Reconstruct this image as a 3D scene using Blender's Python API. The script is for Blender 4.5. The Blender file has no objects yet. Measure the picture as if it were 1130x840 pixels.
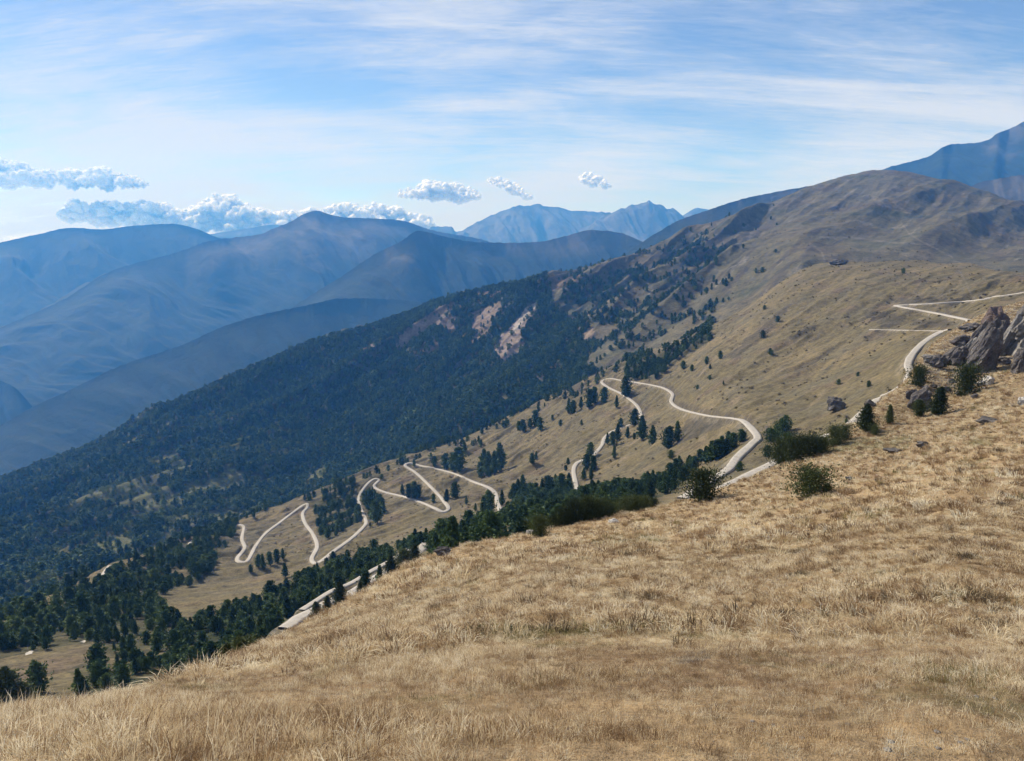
import bpy, math, random
import numpy as np
from math import radians, pi
rng = np.random.default_rng(7); random.seed(7)
sc = bpy.context.scene
col = sc.collection

# ------------------------------------------------------------------ camera
FPX = 830.0; PITCH = math.atan((420-262)/FPX)
cam = bpy.data.cameras.new("camera"); camo = bpy.data.objects.new("camera", cam); col.objects.link(camo)
sc.camera = camo
cam.sensor_fit = 'HORIZONTAL'; cam.sensor_width = 36; cam.lens = 36*FPX/1130
cam.clip_start = 0.05; cam.clip_end = 200000
camo.rotation_euler = (pi/2-PITCH, 0, 0)
CP, SP = math.cos(PITCH), math.sin(PITCH)
def px_at(px, py):
    """viewing direction of a point of the view -> azimuth, tan(elevation)"""
    px = np.asarray(px, float); py = np.asarray(py, float)
    x = (px-565)/FPX; v = (420-py)/FPX
    dy = CP+v*SP; dz = -SP+v*CP
    return np.arctan2(x, dy), dz/np.hypot(x, dy)
def at_px(x, y, z):
    dep = y*CP - z*SP; up = y*SP + z*CP
    dep = np.maximum(dep, 1e-3)
    return 565+FPX*x/dep, 420-FPX*up/dep

# ------------------------------------------------------------------ noise
_P = np.random.default_rng(3).permutation(512).astype(np.int64)
_P = np.concatenate([_P]*3).astype(np.int32)
_ga = np.random.default_rng(4).uniform(0, 2*pi, 512); _GX, _GY = np.cos(_ga).astype(np.float32), np.sin(_ga).astype(np.float32)
def perlin(x, y):
    x = np.asarray(x, np.float64); y = np.asarray(y, np.float64)
    x, y = np.broadcast_arrays(x, y)
    fx = np.floor(x); fy = np.floor(y); xf = (x-fx).astype(np.float32); yf = (y-fy).astype(np.float32)
    xi = fx.astype(np.int32); yi = fy.astype(np.int32)
    u = xf*xf*xf*(xf*(xf*6-15)+10); v = yf*yf*yf*(yf*(yf*6-15)+10)
    a = xi & 511; b = yi & 511
    def g(i, j, dx, dy):
        h = _P[_P[(a+i) & 511] + ((b+j) & 511)] & 511
        return _GX[h]*dx + _GY[h]*dy
    n00 = g(0,0,xf,yf); n10 = g(1,0,xf-1,yf); n01 = g(0,1,xf,yf-1); n11 = g(1,1,xf-1,yf-1)
    return ((n00*(1-u)+n10*u)*(1-v) + (n01*(1-u)+n11*u)*v)*1.5
def fbm(x, y, oct=5, gain=.5, lac=2.03, seed=0.):
    s = 0; a = 1; t = 0
    for o in range(oct):
        s = s + a*perlin(x+seed+o*17.3, y-seed*1.7+o*9.1); t += a; a *= gain; x = x*lac; y = y*lac
    return s/t
def ridged(x, y, oct=4, gain=.5, seed=0.):
    s = 0; a = 1; t = 0
    for o in range(oct):
        s = s + a*(1-2*np.abs(perlin(x+seed+o*11.3, y-seed+o*5.1))); t += a; a *= gain; x = x*2.03; y = y*2.03
    return s/t
def sstep(a, b, x): 
    t = np.clip((x-a)/(b-a), 0, 1); return t*t*(3-2*t)
def pchip_slopes(x, y):
    h = np.diff(x, axis=0); d = np.diff(y, axis=0)/np.maximum(h, 1e-9)
    m = np.zeros_like(y)
    w1 = 2*h[1:]+h[:-1]; w2 = h[1:]+2*h[:-1]
    ok = (d[1:]*d[:-1]) > 0
    with np.errstate(divide='ignore', invalid='ignore'):
        mm = (w1+w2)/(w1/d[:-1]+w2/d[1:])
    m[1:-1] = np.where(ok, mm, 0); m[0] = d[0]; m[-1] = d[-1]
    return m
def herm(x0, x1, y0, y1, m0, m1, x):
    h = np.maximum(x1-x0, 1e-9); t = (x-x0)/h
    return (2*t**3-3*t**2+1)*y0 + (t**3-2*t**2+t)*h*m0 + (-2*t**3+3*t**2)*y1 + (t**3-t**2)*h*m1
def interp_smooth(xq, x, y):
    x = np.asarray(x, float); y = np.asarray(y, float)
    o = np.argsort(x); x = x[o]; y = y[o]; m = pchip_slopes(x, y); m[0] = m[-1] = 0
    xc = np.clip(xq, x[0], x[-1]); k = np.clip(np.searchsorted(x, xc)-1, 0, len(x)-2)
    return herm(x[k], x[k+1], y[k], y[k+1], m[k], m[k+1], xc)
def inpoly(px, py, poly):
    c = np.zeros(px.shape, bool); n = len(poly)
    for i in range(n):
        x0, y0 = poly[i]; x1, y1 = poly[(i+1) % n]
        if y0 == y1: continue
        k = ((y0 > py) != (y1 > py)) & (px < (x1-x0)*(py-y0)/(y1-y0)+x0)
        c ^= k
    return c

# ------------------------------------------------------------------ object helpers
def tag(o, label=None, cat=None, group=None, kind=None):
    if label: o['label'] = label
    if cat: o['category'] = cat
    if group: o['group'] = group
    if kind: o['kind'] = kind
    return o
def mesh_np(name, co, quads=None, tris=None, mat=None, smooth=True, parent=None, link=True, colors=None):
    me = bpy.data.meshes.new(name)
    co = np.asarray(co, np.float32).reshape(-1, 3)
    me.vertices.add(len(co)); me.vertices.foreach_set('co', co.ravel())
    parts = []; st = 0; starts = []; tot = []
    for arr, n in ((quads, 4), (tris, 3)):
        if arr is not None and len(arr):
            arr = np.asarray(arr, np.int32).reshape(-1, n)
            parts.append(arr.ravel()); starts.append(st+np.arange(len(arr))*n); st += arr.size
    idx = np.concatenate(parts); starts = np.concatenate(starts).astype(np.int32)
    me.loops.add(len(idx)); me.loops.foreach_set('vertex_index', idx)
    me.polygons.add(len(starts)); me.polygons.foreach_set('loop_start', starts)
    me.update(calc_edges=True)
    me.polygons.foreach_set('use_smooth', np.full(len(starts), smooth, bool))
    if colors is not None:
        a = me.attributes.new('tint', 'FLOAT_COLOR', 'POINT')
        c = np.ones((len(co), 4), np.float32); c[:, :3] = colors; a.data.foreach_set('color', c.ravel())
    me.validate()
    if mat: me.materials.append(mat)
    o = bpy.data.objects.new(name, me)
    if link: col.objects.link(o)
    if parent: o.parent = parent
    return o
def empty(name, loc, rz=0, sc_=1):
    o = bpy.data.objects.new(name, None); col.objects.link(o); o.empty_display_size = .5
    o.location = loc; o.rotation_euler = (0, 0, rz); o.scale = (sc_,)*3 if not hasattr(sc_, '__len__') else sc_
    return o
# ------------------------------------------------------------------ materials
class NT:
    def __init__(s, name):
        s.m = bpy.data.materials.new(name); s.m.use_nodes = True; s.t = s.m.node_tree; s.t.nodes.clear()
        s.out = s.t.nodes.new('ShaderNodeOutputMaterial')
    def n(s, ty, **kw):
        nd = s.t.nodes.new(ty)
        for k, v in kw.items():
            if k == 'i':
                for kk, vv in v.items():
                    if isinstance(vv, bpy.types.NodeSocket): s.t.links.new(vv, nd.inputs[kk])
                    else: nd.inputs[kk].default_value = vv
            else: setattr(nd, k, v)
        return nd
    def l(s, a, b): s.t.links.new(a, b)
    def noise(s, scale, detail=4, rough=.6, vec=None, dist=0):
        nd = s.n('ShaderNodeTexNoise', i={'Scale': scale, 'Detail': detail, 'Roughness': rough, 'Distortion': dist})
        if vec is not None: s.l(vec, nd.inputs['Vector'])
        return nd.outputs['Fac']
    def ramp(s, fac, stops):
        r = s.n('ShaderNodeValToRGB'); s.l(fac, r.inputs[0]); e = r.color_ramp.elements
        while len(e) < len(stops): e.new(.5)
        for k, (p, c) in enumerate(stops):
            e[k].position = p; e[k].color = (*c, 1) if len(c) == 3 else c
        return r.outputs[0]
    def mix(s, a, b, fac, mode='MIX'):
        nd = s.n('ShaderNodeMix', data_type='RGBA', blend_type=mode)
        for v, k in ((fac, 0), (a, 6), (b, 7)):
            if isinstance(v, bpy.types.NodeSocket): s.l(v, nd.inputs[k])
            else: nd.inputs[k].default_value = v if k == 0 else (*v, 1)
        return nd.outputs[2]
    def math(s, op, a, b=0.):
        nd = s.n('ShaderNodeMath', operation=op)
        for v, k in ((a, 0), (b, 1)):
            if isinstance(v, bpy.types.NodeSocket): s.l(v, nd.inputs[k])
            else: nd.inputs[k].default_value = v
        return nd.outputs[0]
    def coord(s): return s.n('ShaderNodeTexCoord').outputs['Object']
    def geo(s): return s.n('ShaderNodeNewGeometry').outputs['Position']
    def finish(s, color, rough=.95, bump=None, bs=.5, bd=1., transl=0, tcol=None):
        b = s.n('ShaderNodeBsdfPrincipled', i={'Roughness': rough, 'Specular IOR Level': .15})
        if isinstance(color, bpy.types.NodeSocket): s.l(color, b.inputs['Base Color'])
        else: b.inputs['Base Color'].default_value = (*color, 1)
        if bump is not None:
            bn = s.n('ShaderNodeBump', i={'Strength': bs, 'Distance': bd, 'Height': bump}); s.l(bn.outputs[0], b.inputs['Normal'])
        res = b.outputs[0]
        if transl:
            t = s.n('ShaderNodeBsdfTranslucent')
            if isinstance(color, bpy.types.NodeSocket): s.l(color, t.inputs[0])
            else: t.inputs[0].default_value = (*color, 1)
            mx = s.n('ShaderNodeMixShader', i={0: transl}); s.l(res, mx.inputs[1]); s.l(t.outputs[0], mx.inputs[2]); res = mx.outputs[0]
        s.l(res, s.out.inputs['Surface'])
        return s.m

def mat_terrain(name, s1, s2, lo=.55, hi=1.45, bd=.3, bs=.6):
    """real ground colour from the 'tint' attribute, broken up by two scales of mottling"""
    m = NT(name); g = m.geo()
    a = m.n('ShaderNodeAttribute', attribute_name='tint').outputs['Color']
    n1 = m.noise(s1, 6, .7, g); n2 = m.noise(s2, 5, .75, g)
    v = m.math('MULTIPLY_ADD' if False else 'ADD', n1, n2)
    r = m.ramp(m.math('MULTIPLY', v, .5), [(.38, (lo, lo, lo*.98)), (.5, (.98,)*3), (.62, (hi, hi*.98, hi*.92))])
    c = m.mix(a, r, 1., 'MULTIPLY')
    return m.finish(c, .97, m.math('ADD', n2, n1), bs, bd)
M_ground = mat_terrain('dry_grass_turf', 2.2, 9., .5, 1.5, .12, .7)
M_hillside = mat_terrain('hillside_turf', .16, .7, .45, 1.5, 1.2, .5)
M_mountain = mat_terrain('mountain_turf', .03, .16, .5, 1.55, 4., .6)

# ------------------------------------------------------------------ the main terrain sheet: curves from the feet to the skyline
NC = 1500
AZ = np.linspace(radians(-50), radians(47), NC)
def curve(pts):
    p = np.array(pts, float); az, T = px_at(p[:, 0], p[:, 1])
    return interp_smooth(AZ, az, T), interp_smooth(AZ, az, np.log(p[:, 2]))
def flatcurve(r, z): return np.full(NC, z/r), np.full(NC, math.log(r))
def after(c, dT, fr):
    ax = [px_at(p, 450)[0] for p, _ in dT]; bx = [px_at(p, 450)[0] for p, _ in fr]
    return c[0]-interp_smooth(AZ, ax, [v for _, v in dT]), c[1]+np.log(interp_smooth(AZ, bx, [v for _, v in fr]))
FC = curve([(-200,800,5),(0,785,5.3),(100,772,6.2),(200,751,9),(260,728,18),(330,692,35),(400,655,50),(480,612,65),(590,589,75),(660,573,80),(760,552,92),(850,518,110),(940,471,130),(969,445,145),(1000,420,165),(1028,382,205),(1052,365,230),(1092,344,250),(1130,333,262),(1330,300,300)])
SC = curve([(-200,740,380),(0,690,430),(100,645,600),(200,604,800),(260,583,900),(340,553,950),(400,529,980),(450,508,1000),(520,485,1050),(580,455,1100),(640,425,1050),(700,398,1050),(760,375,1050),(820,345,1050),(860,315,1060),(885,300,1080),(905,293,1100),(960,291,1080),(1000,290,1100),(1060,293,1000),(1130,304,900),(1300,318,850)])
DC = curve([(-250,640,2300),(0,547,2300),(100,501,2350),(200,453,2300),(300,403,2250),(400,370,2250),(450,350,2280),(480,339,2300),(520,332,2300),(560,321,2250),(600,316,2250),(630,313,2300),(660,303,2400),(700,288,2500),(750,269,2600),(800,249,2700),(850,229,2800),(890,209,2900),(940,194,2950),(975,188,3000),(1000,190,3000),(1050,203,2950),(1100,218,2900),(1130,229,2850),(1300,275,2600)])
curves = [
 (flatcurve(.25,-1.6), 2), (flatcurve(1.2,-1.66), 10),
 (curve([(0,840,3.2),(300,840,2.6),(565,840,2.35),(850,840,2.6),(1130,840,3.1)]), 40),
 (curve([(0,806,4.0),(200,806,3.7),(565,800,3.2),(850,800,3.4),(1130,800,4.0)]), 40),
 (curve([(0,793,4.6),(100,784,5.1),(200,776,5.6),(330,760,6),(565,745,5.5),(850,745,5.8),(1130,745,6.4)]), 45),
 (curve([(0,789.5,4.9),(100,778,5.6),(200,764,7),(330,725,12),(450,703,12),(565,690,11),(850,680,12),(1130,680,12)]), 50),
 (curve([(0,787,5.1),(100,774.5,5.9),(200,757,8),(330,706,23),(450,655,31),(565,636,26),(850,610,29),(1130,590,27)]), 55),
 (curve([(0,786,5.2),(100,773,6.05),(200,753,8.6),(330,697,30),(480,620,58),(590,600,62),(760,566,72),(850,540,82),(960,490,108),(1040,449,138),(1130,405,165),(1330,340,210)]), 60),
 (FC, 46),
 (after(FC, [(0,.03),(600,.035),(850,.03),(1130,.02)], [(0,2.5),(300,1.8),(600,1.5),(1130,1.3)]), 10),
 (curve([(-200,800,180),(0,783,200),(100,768,200),(200,745,210),(300,712,200),(330,694,195),(400,658,195),(480,613,205),(590,583,245),(660,567,240),(760,547,255),(850,514,280),(940,466,310),(996,424,340),(1010,403,375),(1028,379,420),(1052,362,480),(1092,341,520),(1130,330,560),(1330,297,600)]), 14),
 (curve([(-200,770,250),(0,740,290),(150,700,330),(300,650,430),(400,610,520),(480,578,560),(560,555,560),(640,540,500),(740,520,420),(820,490,350),(900,455,395),(960,425,410),(1000,395,440),(1028,373,500),(1052,358,540),(1130,326,600),(1330,294,660)]), 110),
 (curve([(-200,755,310),(0,715,350),(150,660,480),(300,605,750),(400,565,800),(480,540,800),(560,515,800),(640,480,780),(740,450,700),(820,425,600),(900,392,640),(960,368,650),(1000,355,660),(1060,341,680),(1130,321,700),(1330,291,740)]), 120),
 (SC, 130),
 (after(SC, [(-100,.04),(200,.05),(450,.04),(640,.015),(760,.008),(860,.012),(905,.02),(1130,.03)], [(0,1.5),(300,1.22),(640,1.12),(900,1.2),(1130,1.3)]), 10),
 (curve([(-200,735,800),(0,683,850),(100,634,1000),(200,594,1150),(340,545,1300),(450,500,1320),(580,448,1330),(700,392,1300),(820,338,1320),(880,296,1400),(905,287,1500),(1000,284,1600),(1130,298,1500),(1300,310,1400)]), 12),
 (curve([(-200,680,1400),(0,612,1500),(100,565,1600),(200,515,1700),(340,455,1820),(450,412,1840),(580,372,1850),(700,335,1900),(820,285,2000),(905,243,2200),(1000,232,2300),(1130,262,2200),(1300,290,2100)]), 130),
 (DC, 130),
 (after(DC, [(0,.06),(1130,.06)], [(0,1.3),(1130,1.3)]), 14),
 (after(DC, [(0,.25),(1130,.2)], [(0,1.7),(1130,1.7)]), 8),
]
CT = np.array([c[0][0] for c in curves]); CL = np.array([c[0][1] for c in curves])
for k in range(1, len(CL)): CL[k] = np.maximum(CL[k], CL[k-1]+.004)
MS = pchip_slopes(CL, CT)
rowsT, rowsL, rowK = [CT[:1]], [CL[:1]], [0.]
for k in range(1, len(curves)):
    n = curves[k][1]; s = (np.arange(1, n+1)/n)[:, None]
    L = CL[k-1]*(1-s)+CL[k]*s
    rowsL.append(L); rowsT.append(herm(CL[k-1], CL[k], CT[k-1], CT[k], MS[k-1], MS[k], L)); rowK += list(k-1+s[:, 0])
LR = np.concatenate(rowsL); TT = np.concatenate(rowsT); rowK = np.array(rowK); NR = len(rowK)
R = np.exp(LR); X = R*np.sin(AZ); Y = R*np.cos(AZ); Z = TT*R
K = rowK[:, None]
iFC, iSC, iDC = 8, 13, 17
PX0 = at_px(X, Y, Z)[0]
# bumps: tussocky ground near, gullies and spurs far
near = sstep(2.0, 6, R)
Z += near*(K < 9.5)*(.10*fbm(X*.35, Y*.35, 3, seed=2)*np.minimum(R/12, 2.5) + .045*fbm(X*1.7, Y*1.7, 4, .6, seed=5)*np.minimum(R/10, 2.0))
wM = sstep(9.5, 10.5, K)*(1-sstep(13.6, 14.2, K))
ca, sa = math.cos(radians(35)), math.sin(radians(35))
U = X*ca+Y*sa; V = -X*sa+Y*ca            # U runs along the fall line of the spurs
Z += wM*np.clip(R/650, .12, 1.15)*(1-.65*sstep(12.1, 12.9, K)*sstep(730, 860, PX0))*(9*ridged(U/330, V/75, 3, seed=1.3)*sstep(10.2,11.6,K) + (1.6*fbm(X/22, Y/22, 4, .55, seed=8) + 2.2*ridged(U/60, V/16, 3, seed=4))*sstep(10., 10.5, K))
ca, sa = math.cos(radians(52)), math.sin(radians(52)); U = X*ca+Y*sa; V = -X*sa+Y*ca
wD = sstep(14.5, 16, K)
crestfade = 1-.9*np.exp(-((K-17)/.3)**2)
Z += wD*crestfade*(1-.45*sstep(800, 880, PX0))*(88*ridged(U/1900, V/270, 3, .40, seed=3.1) + 12*fbm(X/120, Y/120, 5, .55, seed=6) + 10*ridged(U/330, V/62, 3, seed=14))
Z += wD*(K > 16.7)*(3.5*fbm(X/30, Y/30, 3, seed=2.2))
del U, V
TT = Z/R
def col_at(az): 
    f = (az-AZ[0])/(AZ[1]-AZ[0]); i = int(np.clip(f, 0, NC-2)); return i, float(np.clip(f-i, 0, 1))
def ray_r(px, py, kmin=0., kmax=17.05):
    """first terrain hit of the sight line"""
    az, T = px_at(px, py); i, f = col_at(float(az))
    t = TT[:, i]*(1-f)+TT[:, i+1]*f; l = LR[:, i]*(1-f)+LR[:, i+1]*f
    ok = np.nonzero((t >= T) & (rowK >= kmin) & (rowK <= kmax))[0]
    if len(ok) == 0: return None
    k = ok[0]
    if k == 0 or t[k-1] >= T: return float(az), math.exp(l[k])
    g = (T-t[k-1])/(t[k]-t[k-1]); return float(az), math.exp(l[k-1]+(l[k]-l[k-1])*g)
def z_at(az, r):
    i, f = col_at(az); l = LR[:, i]*(1-f)+LR[:, i+1]*f; z = Z[:, i]*(1-f)+Z[:, i+1]*f
    return float(np.interp(math.log(r), l, z))
def spot(px, py, r=None, kmin=0.):
    if r is None:
        h = ray_r(px, py, kmin)
        if h is None: return None
        az, r = h
    else: az = float(px_at(px, py)[0])
    return np.array([r*math.sin(az), r*math.cos(az), z_at(az, r)])
def spot_near(px, py):
    """foot of something on the near slope: sight-line hit, or the slope edge when just above it"""
    h = ray_r(px, py, 0., 8.0)
    if h is None:
        az = float(px_at(px, py)[0]); i, f = col_at(az); r = float(math.exp(LR[iFC_row, i])); h = (az, r*.995)
    az, r = h; return np.array([r*math.sin(az), r*math.cos(az), z_at(az, r)])
iFC_row = int(np.argmin(abs(rowK-8)))
def zxy(x, y): return z_at(math.atan2(x, y), math.hypot(x, y))

# ------------------------------------------------------------------ roads, benched into the slope
ROADS = [  # traced centre lines, width in metres
 ('road', 3.3, 9.3, [(264,579),(269,582),(267,595),(270,605),(262,616),(264,620),(273,619),(282,603),(293,589),(308.5,577),(327,563),(338,556),(339,560),(334,567),(337,578),(345,589),(350,603),(344,617),(349,622),(358,617),(367,609.5),(387,595),(400,583),(404,575.5),(398,561),(396,549),(403,537),(412,529),(418,530),(413,537),(424,543),(447,548.5),(465,554.5),(480,561),(489,565),(495,561),(488,551),(475,537),(459,522),(447,514),(453,511),(464,514),(480,517),(502,523),(520.5,531),(539,538),(547,545),(549,555),(553,566)]),
 ('road', 3.3, 9.3, [(637,545),(636,536),(633,520),(636,512),(642,508.5),(654,503),(664,492),(667,484),(676,476),(697,468),(707,460),(703,448),(688,436),(672,428),(664,421.5),(672,417.8),(686,420),(707,423),(731,428),(742,435),(741,444),(753,452),(782,459),(809,462),(822,466),(836,482),(830,490),(814,505),(804,518),(787,529),(766,543),(752,551)]),
 ('road', 3.2, 9.3, [(770,551),(793,541),(822,527),(852,512.5),(880,497),(910,482),(940,467),(969,441),(985,434),(1001,423),(1005,412),(1002,402),(1008,390),(1020,378),(1036,368),(1050,364)]),
 ('road', 3.6, 9.3, [(1072,354),(1039,347),(1001,340),(988,337.5),(1000,336.5),(1031,335),(1076,332),(1098,328),(1130,323),(1180,314)]),
 ('road', 3.6, 10.0, [(314,699),(322,694),(329,688),(348,679),(363.5,670),(387,661),(408,647.5),(429,636),(450,626.6),(462,615),(470,606)]),
]
TRACKS = [(1.3, [(960,363.5),(985,364),(1005,364.5),(1030,365),(1049,364.5)]), 
          
          (3.0, [(205,610),(209,600),(214,596)]), (3.0, [(108,648),(114,634),(121,624)])]
def smooth_path(pts, step=2.5):
    P = []
    n = len(pts)
    for i in range(n-1):                                   # Catmull-Rom in the plane of the map
        a, b, c, d = pts[max(i-1,0)], pts[i], pts[i+1], pts[min(i+2,n-1)]
        L = np.linalg.norm((c-b)[:2]); m = max(1, int(L/step))
        for k in range(m):
            t = k/m
            P.append(.5*((2*b)+(-a+c)*t+(2*a-5*b+4*c-d)*t*t+(-a+3*b-3*c+d)*t**3))
    P.append(pts[-1]); return np.array(P)
def trace(pl, kmin):
    """follow the traced line densely, smooth its distance, stay on the ground"""
    D_ = smooth_path([np.array([a, b, 0.]) for a, b in pl], 1.2)
    az, T = px_at(D_[:, 0], D_[:, 1]); rr = []
    for (a, b, _) in D_:
        h = ray_r(a, b, kmin); rr.append(np.nan if h is None else math.log(h[1]))
    rr = np.array(rr); ok = ~np.isnan(rr); ii = np.arange(len(rr)); rr = np.interp(ii, ii[ok], rr[ok])
    med = np.array([np.median(rr[max(0, k-3):k+4]) for k in ii])
    k = 4; wgt = np.hanning(2*k+3)[1:-1]; wgt /= wgt.sum(); sm = np.convolve(np.pad(med, k, mode='edge'), wgt, 'valid')
    r = np.exp(sm); P = np.stack([r*np.sin(az), r*np.cos(az), r*T], 1)
    out = [P[0]]
    for q in P[1:]:
        if np.linalg.norm((q-out[-1])[:2]) > 1.2: out.append(q)
    return np.array(out)
def along(pl, r0, r1):
    out = []
    for (px, py) in pl:
        az, T = px_at(px, py); r = r0+(r1-r0)*(px-pl[0][0])/(pl[-1][0]-pl[0][0]); out.append(np.array([r*math.sin(az), r*math.cos(az), float(T)*r]))
    return smooth_path(out)
def bench(P, w):
    """level the terrain under a road"""
    global Z
    h = w/2
    az = np.arctan2(P[:, 0], P[:, 1]); r = np.hypot(P[:, 0], P[:, 1])
    step = max(1, 1)
    for i in range(0, len(P)-1, step):
        a, b = P[i], P[min(i+step, len(P)-1)]
        mg = (h*4.5+2)/r[i]
        c0 = max(0, np.searchsorted(AZ, min(az[i], az[min(i+step,len(P)-1)])-mg)); c1 = min(NC, np.searchsorted(AZ, max(az[i], az[min(i+step,len(P)-1)])+mg)+1)
        if c1 <= c0: continue
        lr = LR[:, (c0+c1)//2]; m2 = h*4.5+6
        r0 = np.searchsorted(lr, math.log(max(r[i]-m2, 1)))-8; r1 = np.searchsorted(lr, math.log(r[i]+m2))+8
        r0 = max(r0, 0); r1 = min(r1, NR)
        xs, ys = X[r0:r1, c0:c1], Y[r0:r1, c0:c1]
        d = b-a; L2 = d[0]**2+d[1]**2+1e-9
        t = np.clip(((xs-a[0])*d[0]+(ys-a[1])*d[1])/L2, 0, 1)
        dist = np.hypot(xs-a[0]-t*d[0], ys-a[1]-t*d[1]); zz = a[2]+t*d[2]
        cur = best_d[r0:r1, c0:c1]; m = dist < cur
        cur[m] = dist[m]; best_z[r0:r1, c0:c1][m] = zz[m]; best_w[r0:r1, c0:c1][m] = h
best_d = np.full(Z.shape, 1e9); best_z = np.zeros_like(Z); best_w = np.ones_like(Z)
paths = [(trace(pl, k), w, 'road') for (_, w, k, pl) in ROADS] + [(trace(pl, 10.), w, 'track') for w, pl in TRACKS]
paths[4] = (along([(a, b-5) for a, b in ROADS[4][3]], 214, 288), 4.0, 'road'); paths.append((along([(333,673),(350,662),(366,652),(388,643),(408,631),(430,619),(450,606)], 232, 292), 2.2, 'track'))
for P, w, _ in paths: bench(P, w)
wt = 1-sstep(best_w*1.3, best_w*np.where(R < 300, 4.2, 2.6), best_d)
uphill = sstep(-1.2, 1.2, Z-best_z)
Z = np.where(best_d < 50, Z*(1-wt)+(best_z-.25)*wt, Z)
bank = np.where(best_d < 50, sstep(best_w*.8, best_w*1.3, best_d)*(1-sstep(best_w*2., best_w*4.2, best_d)), 0)
road_near = np.where(best_d < 50, 1-sstep(best_w*1.0, best_w*1.7, best_d), 0)
TT = Z/R
PX, PY = at_px(X, Y, Z)

# ------------------------------------------------------------------ land cover: forest, meadow, rock (real ground colours)
def C(*v): return np.array(v, float)
n_big = fbm(X/90, Y/90, 5, .6, seed=21); n_mid = fbm(X/14, Y/14, 5, .6, seed=33); n_sm = fbm(X/2.2, Y/2.2, 4, .6, seed=44)
PXn = PX + 5*n_mid; PYn = PY + 4*fbm(X/17, Y/17, 4, seed=50)
STRAW, OCHRE, RUST, OLIVE, GREYG = C(.37,.28,.165), C(.29,.205,.118), C(.195,.125,.075), C(.115,.10,.048), C(.15,.125,.085)
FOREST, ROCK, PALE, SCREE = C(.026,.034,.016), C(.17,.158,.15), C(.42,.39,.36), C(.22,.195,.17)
tint = np.empty(Z.shape+(3,))
def lay(c, w): 
    global tint
    tint = tint*(1-w[..., None]) + c*w[..., None]
tint[:] = OCHRE
isF = K < 9.5
# foreground
lay(STRAW, sstep(-.1, .35, fbm(X/5, Y/3.2, 5, .6, seed=61))*isF*.85)
lay(RUST, sstep(.0, .45, fbm(X/9, Y/5, 5, .6, seed=71))*isF*.75)
lay(OLIVE, sstep(.12, .42, fbm(X/5, Y/4.5, 5, .62, seed=81))*isF*.7)
lay(STRAW*1.15, sstep(.3, .5, fbm(X/3, Y/2, 5, .65, seed=91))*isF*.8)
# hillside
isM = (K >= 9.5) & (K < 14.2)
lay(C(.122,.10,.055), isM*1.)
lay(C(.172,.134,.073), isM*sstep(-.1, .4, n_big)*.8)
Ua = X*ca+Y*sa; Va = -X*sa+Y*ca
lay(C(.085,.078,.055), isM*sstep(.05, .45, fbm(Ua/70, Va/12, 5, .62, seed=95))*.75)
lay(C(.195,.152,.105), isM*sstep(.1, .5, fbm(Ua/50, Va/9, 5, .62, seed=97))*.6)
lay(C(.115,.10,.066), isM*sstep(.0, .4, fbm(X/60, Y/60, 5, .6, seed=101))*.75)
lay(C(.12,.085,.062), isM*sstep(.1, .45, fbm(X/45, Y/45, 5, .6, seed=111))*.6)
# mountain: dark turf, russet heath, scree streaks
isD = K >= 14.2
lay(C(.098,.088,.055), isD*1.)
lay(C(.055,.046,.038), isD*sstep(-.02, .33, fbm(Ua/260, Va/45, 5, .66, seed=99))*.85)
lay(C(.20,.18,.155), isD*sstep(.26, .42, fbm(Ua/200, Va/22, 5, .66, seed=103))*.6)
lay(C(.125,.102,.063), isD*sstep(-.1, .4, fbm(X/260, Y/260, 5, .6, seed=121))*.8)
lay(C(.072,.056,.04), isD*sstep(.0, .35, fbm(X/170, Y/170, 5, .6, seed=131))*.7)
lay(C(.055,.062,.038), isD*sstep(.1, .4, fbm(X/210, Y/130, 5, .6, seed=141))*.7)
def poly(pts, w=1.): return inpoly(PXn, PYn, pts)*w
FOR_D = [(-300,600),(0,505),(100,460),(200,412),(300,362),(400,328),(480,300),(520,295),(565,295),(604,305),(612,345),(640,350),(655,380),(640,415),(610,440),(560,462),(500,490),(450,512),(400,535),(340,560),(260,588),(200,610),(100,650),(0,700),(-300,780)]
FOR_L = [(-300,700),(0,690),(60,668),(120,640),(200,598),(262,575),(258,600),(252,622),(215,640),(175,658),(170,668),(195,678),(250,662),(300,640),(350,628),(366,622),(400,615),(450,605),(470,595),(510,590),(540,578),(590,570),(604,560),(650,548),(700,538),(735,528),(752,515),(768,512),(764,530),(745,542),(720,552),(700,560),(590,600),(480,625),(330,705),(200,765),(100,785),(-300,830)]
MEADOWS = [[(-200,800),(-200,735),(0,728),(58,716),(106,708),(100,728),(70,740),(92,748),(86,762),(60,790),(-200,830)],
           [(168,668),(190,654),(230,646),(290,628),(345,606),(368,616),(352,632),(290,664),(255,676),(215,690),(190,688)],
           [(235,625),(262,585),(270,578),(335,553),(345,560),(352,590),(366,610),(345,626),(300,634),(255,650),(240,640)]]
BARE = [[(554,370),(582,339),(593,332),(591,346),(575,368),(573,393),(554,402),(543,387)], [(520,345),(543,336),(556,332),(538,368),(527,377),(520,368)],
        [(433,387),(458,358),(487,337),(499,337),(483,358),(451,380)], [(398,387),(416,375),(418,378),(400,391)], [(440,371),(452,360),(455,364),(440,378)],
        [(640,372),(654,360),(656,368),(643,380)], [(590,420),(600,410),(600,418),(592,426)], [(622,353),(645,348),(652,350),(632,356)]]
forest = np.zeros(Z.shape)
inD = inpoly(PXn, PYn, FOR_D) & (K > 13.2)
forest[inD] = 1.
inL = inpoly(PXn, PYn, FOR_L) & (K > 9.7) & (K < 14.0)
forest[inL] = 1.
forest *= 1-.9*sstep(.16, .34, fbm(X/38, Y/38, 4, .6, seed=181))*inL
forest[(K >= 13.05) & (K < 15.2) & (PX < 640)] = 1.            # the hidden fold behind the hairpin spur
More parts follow.
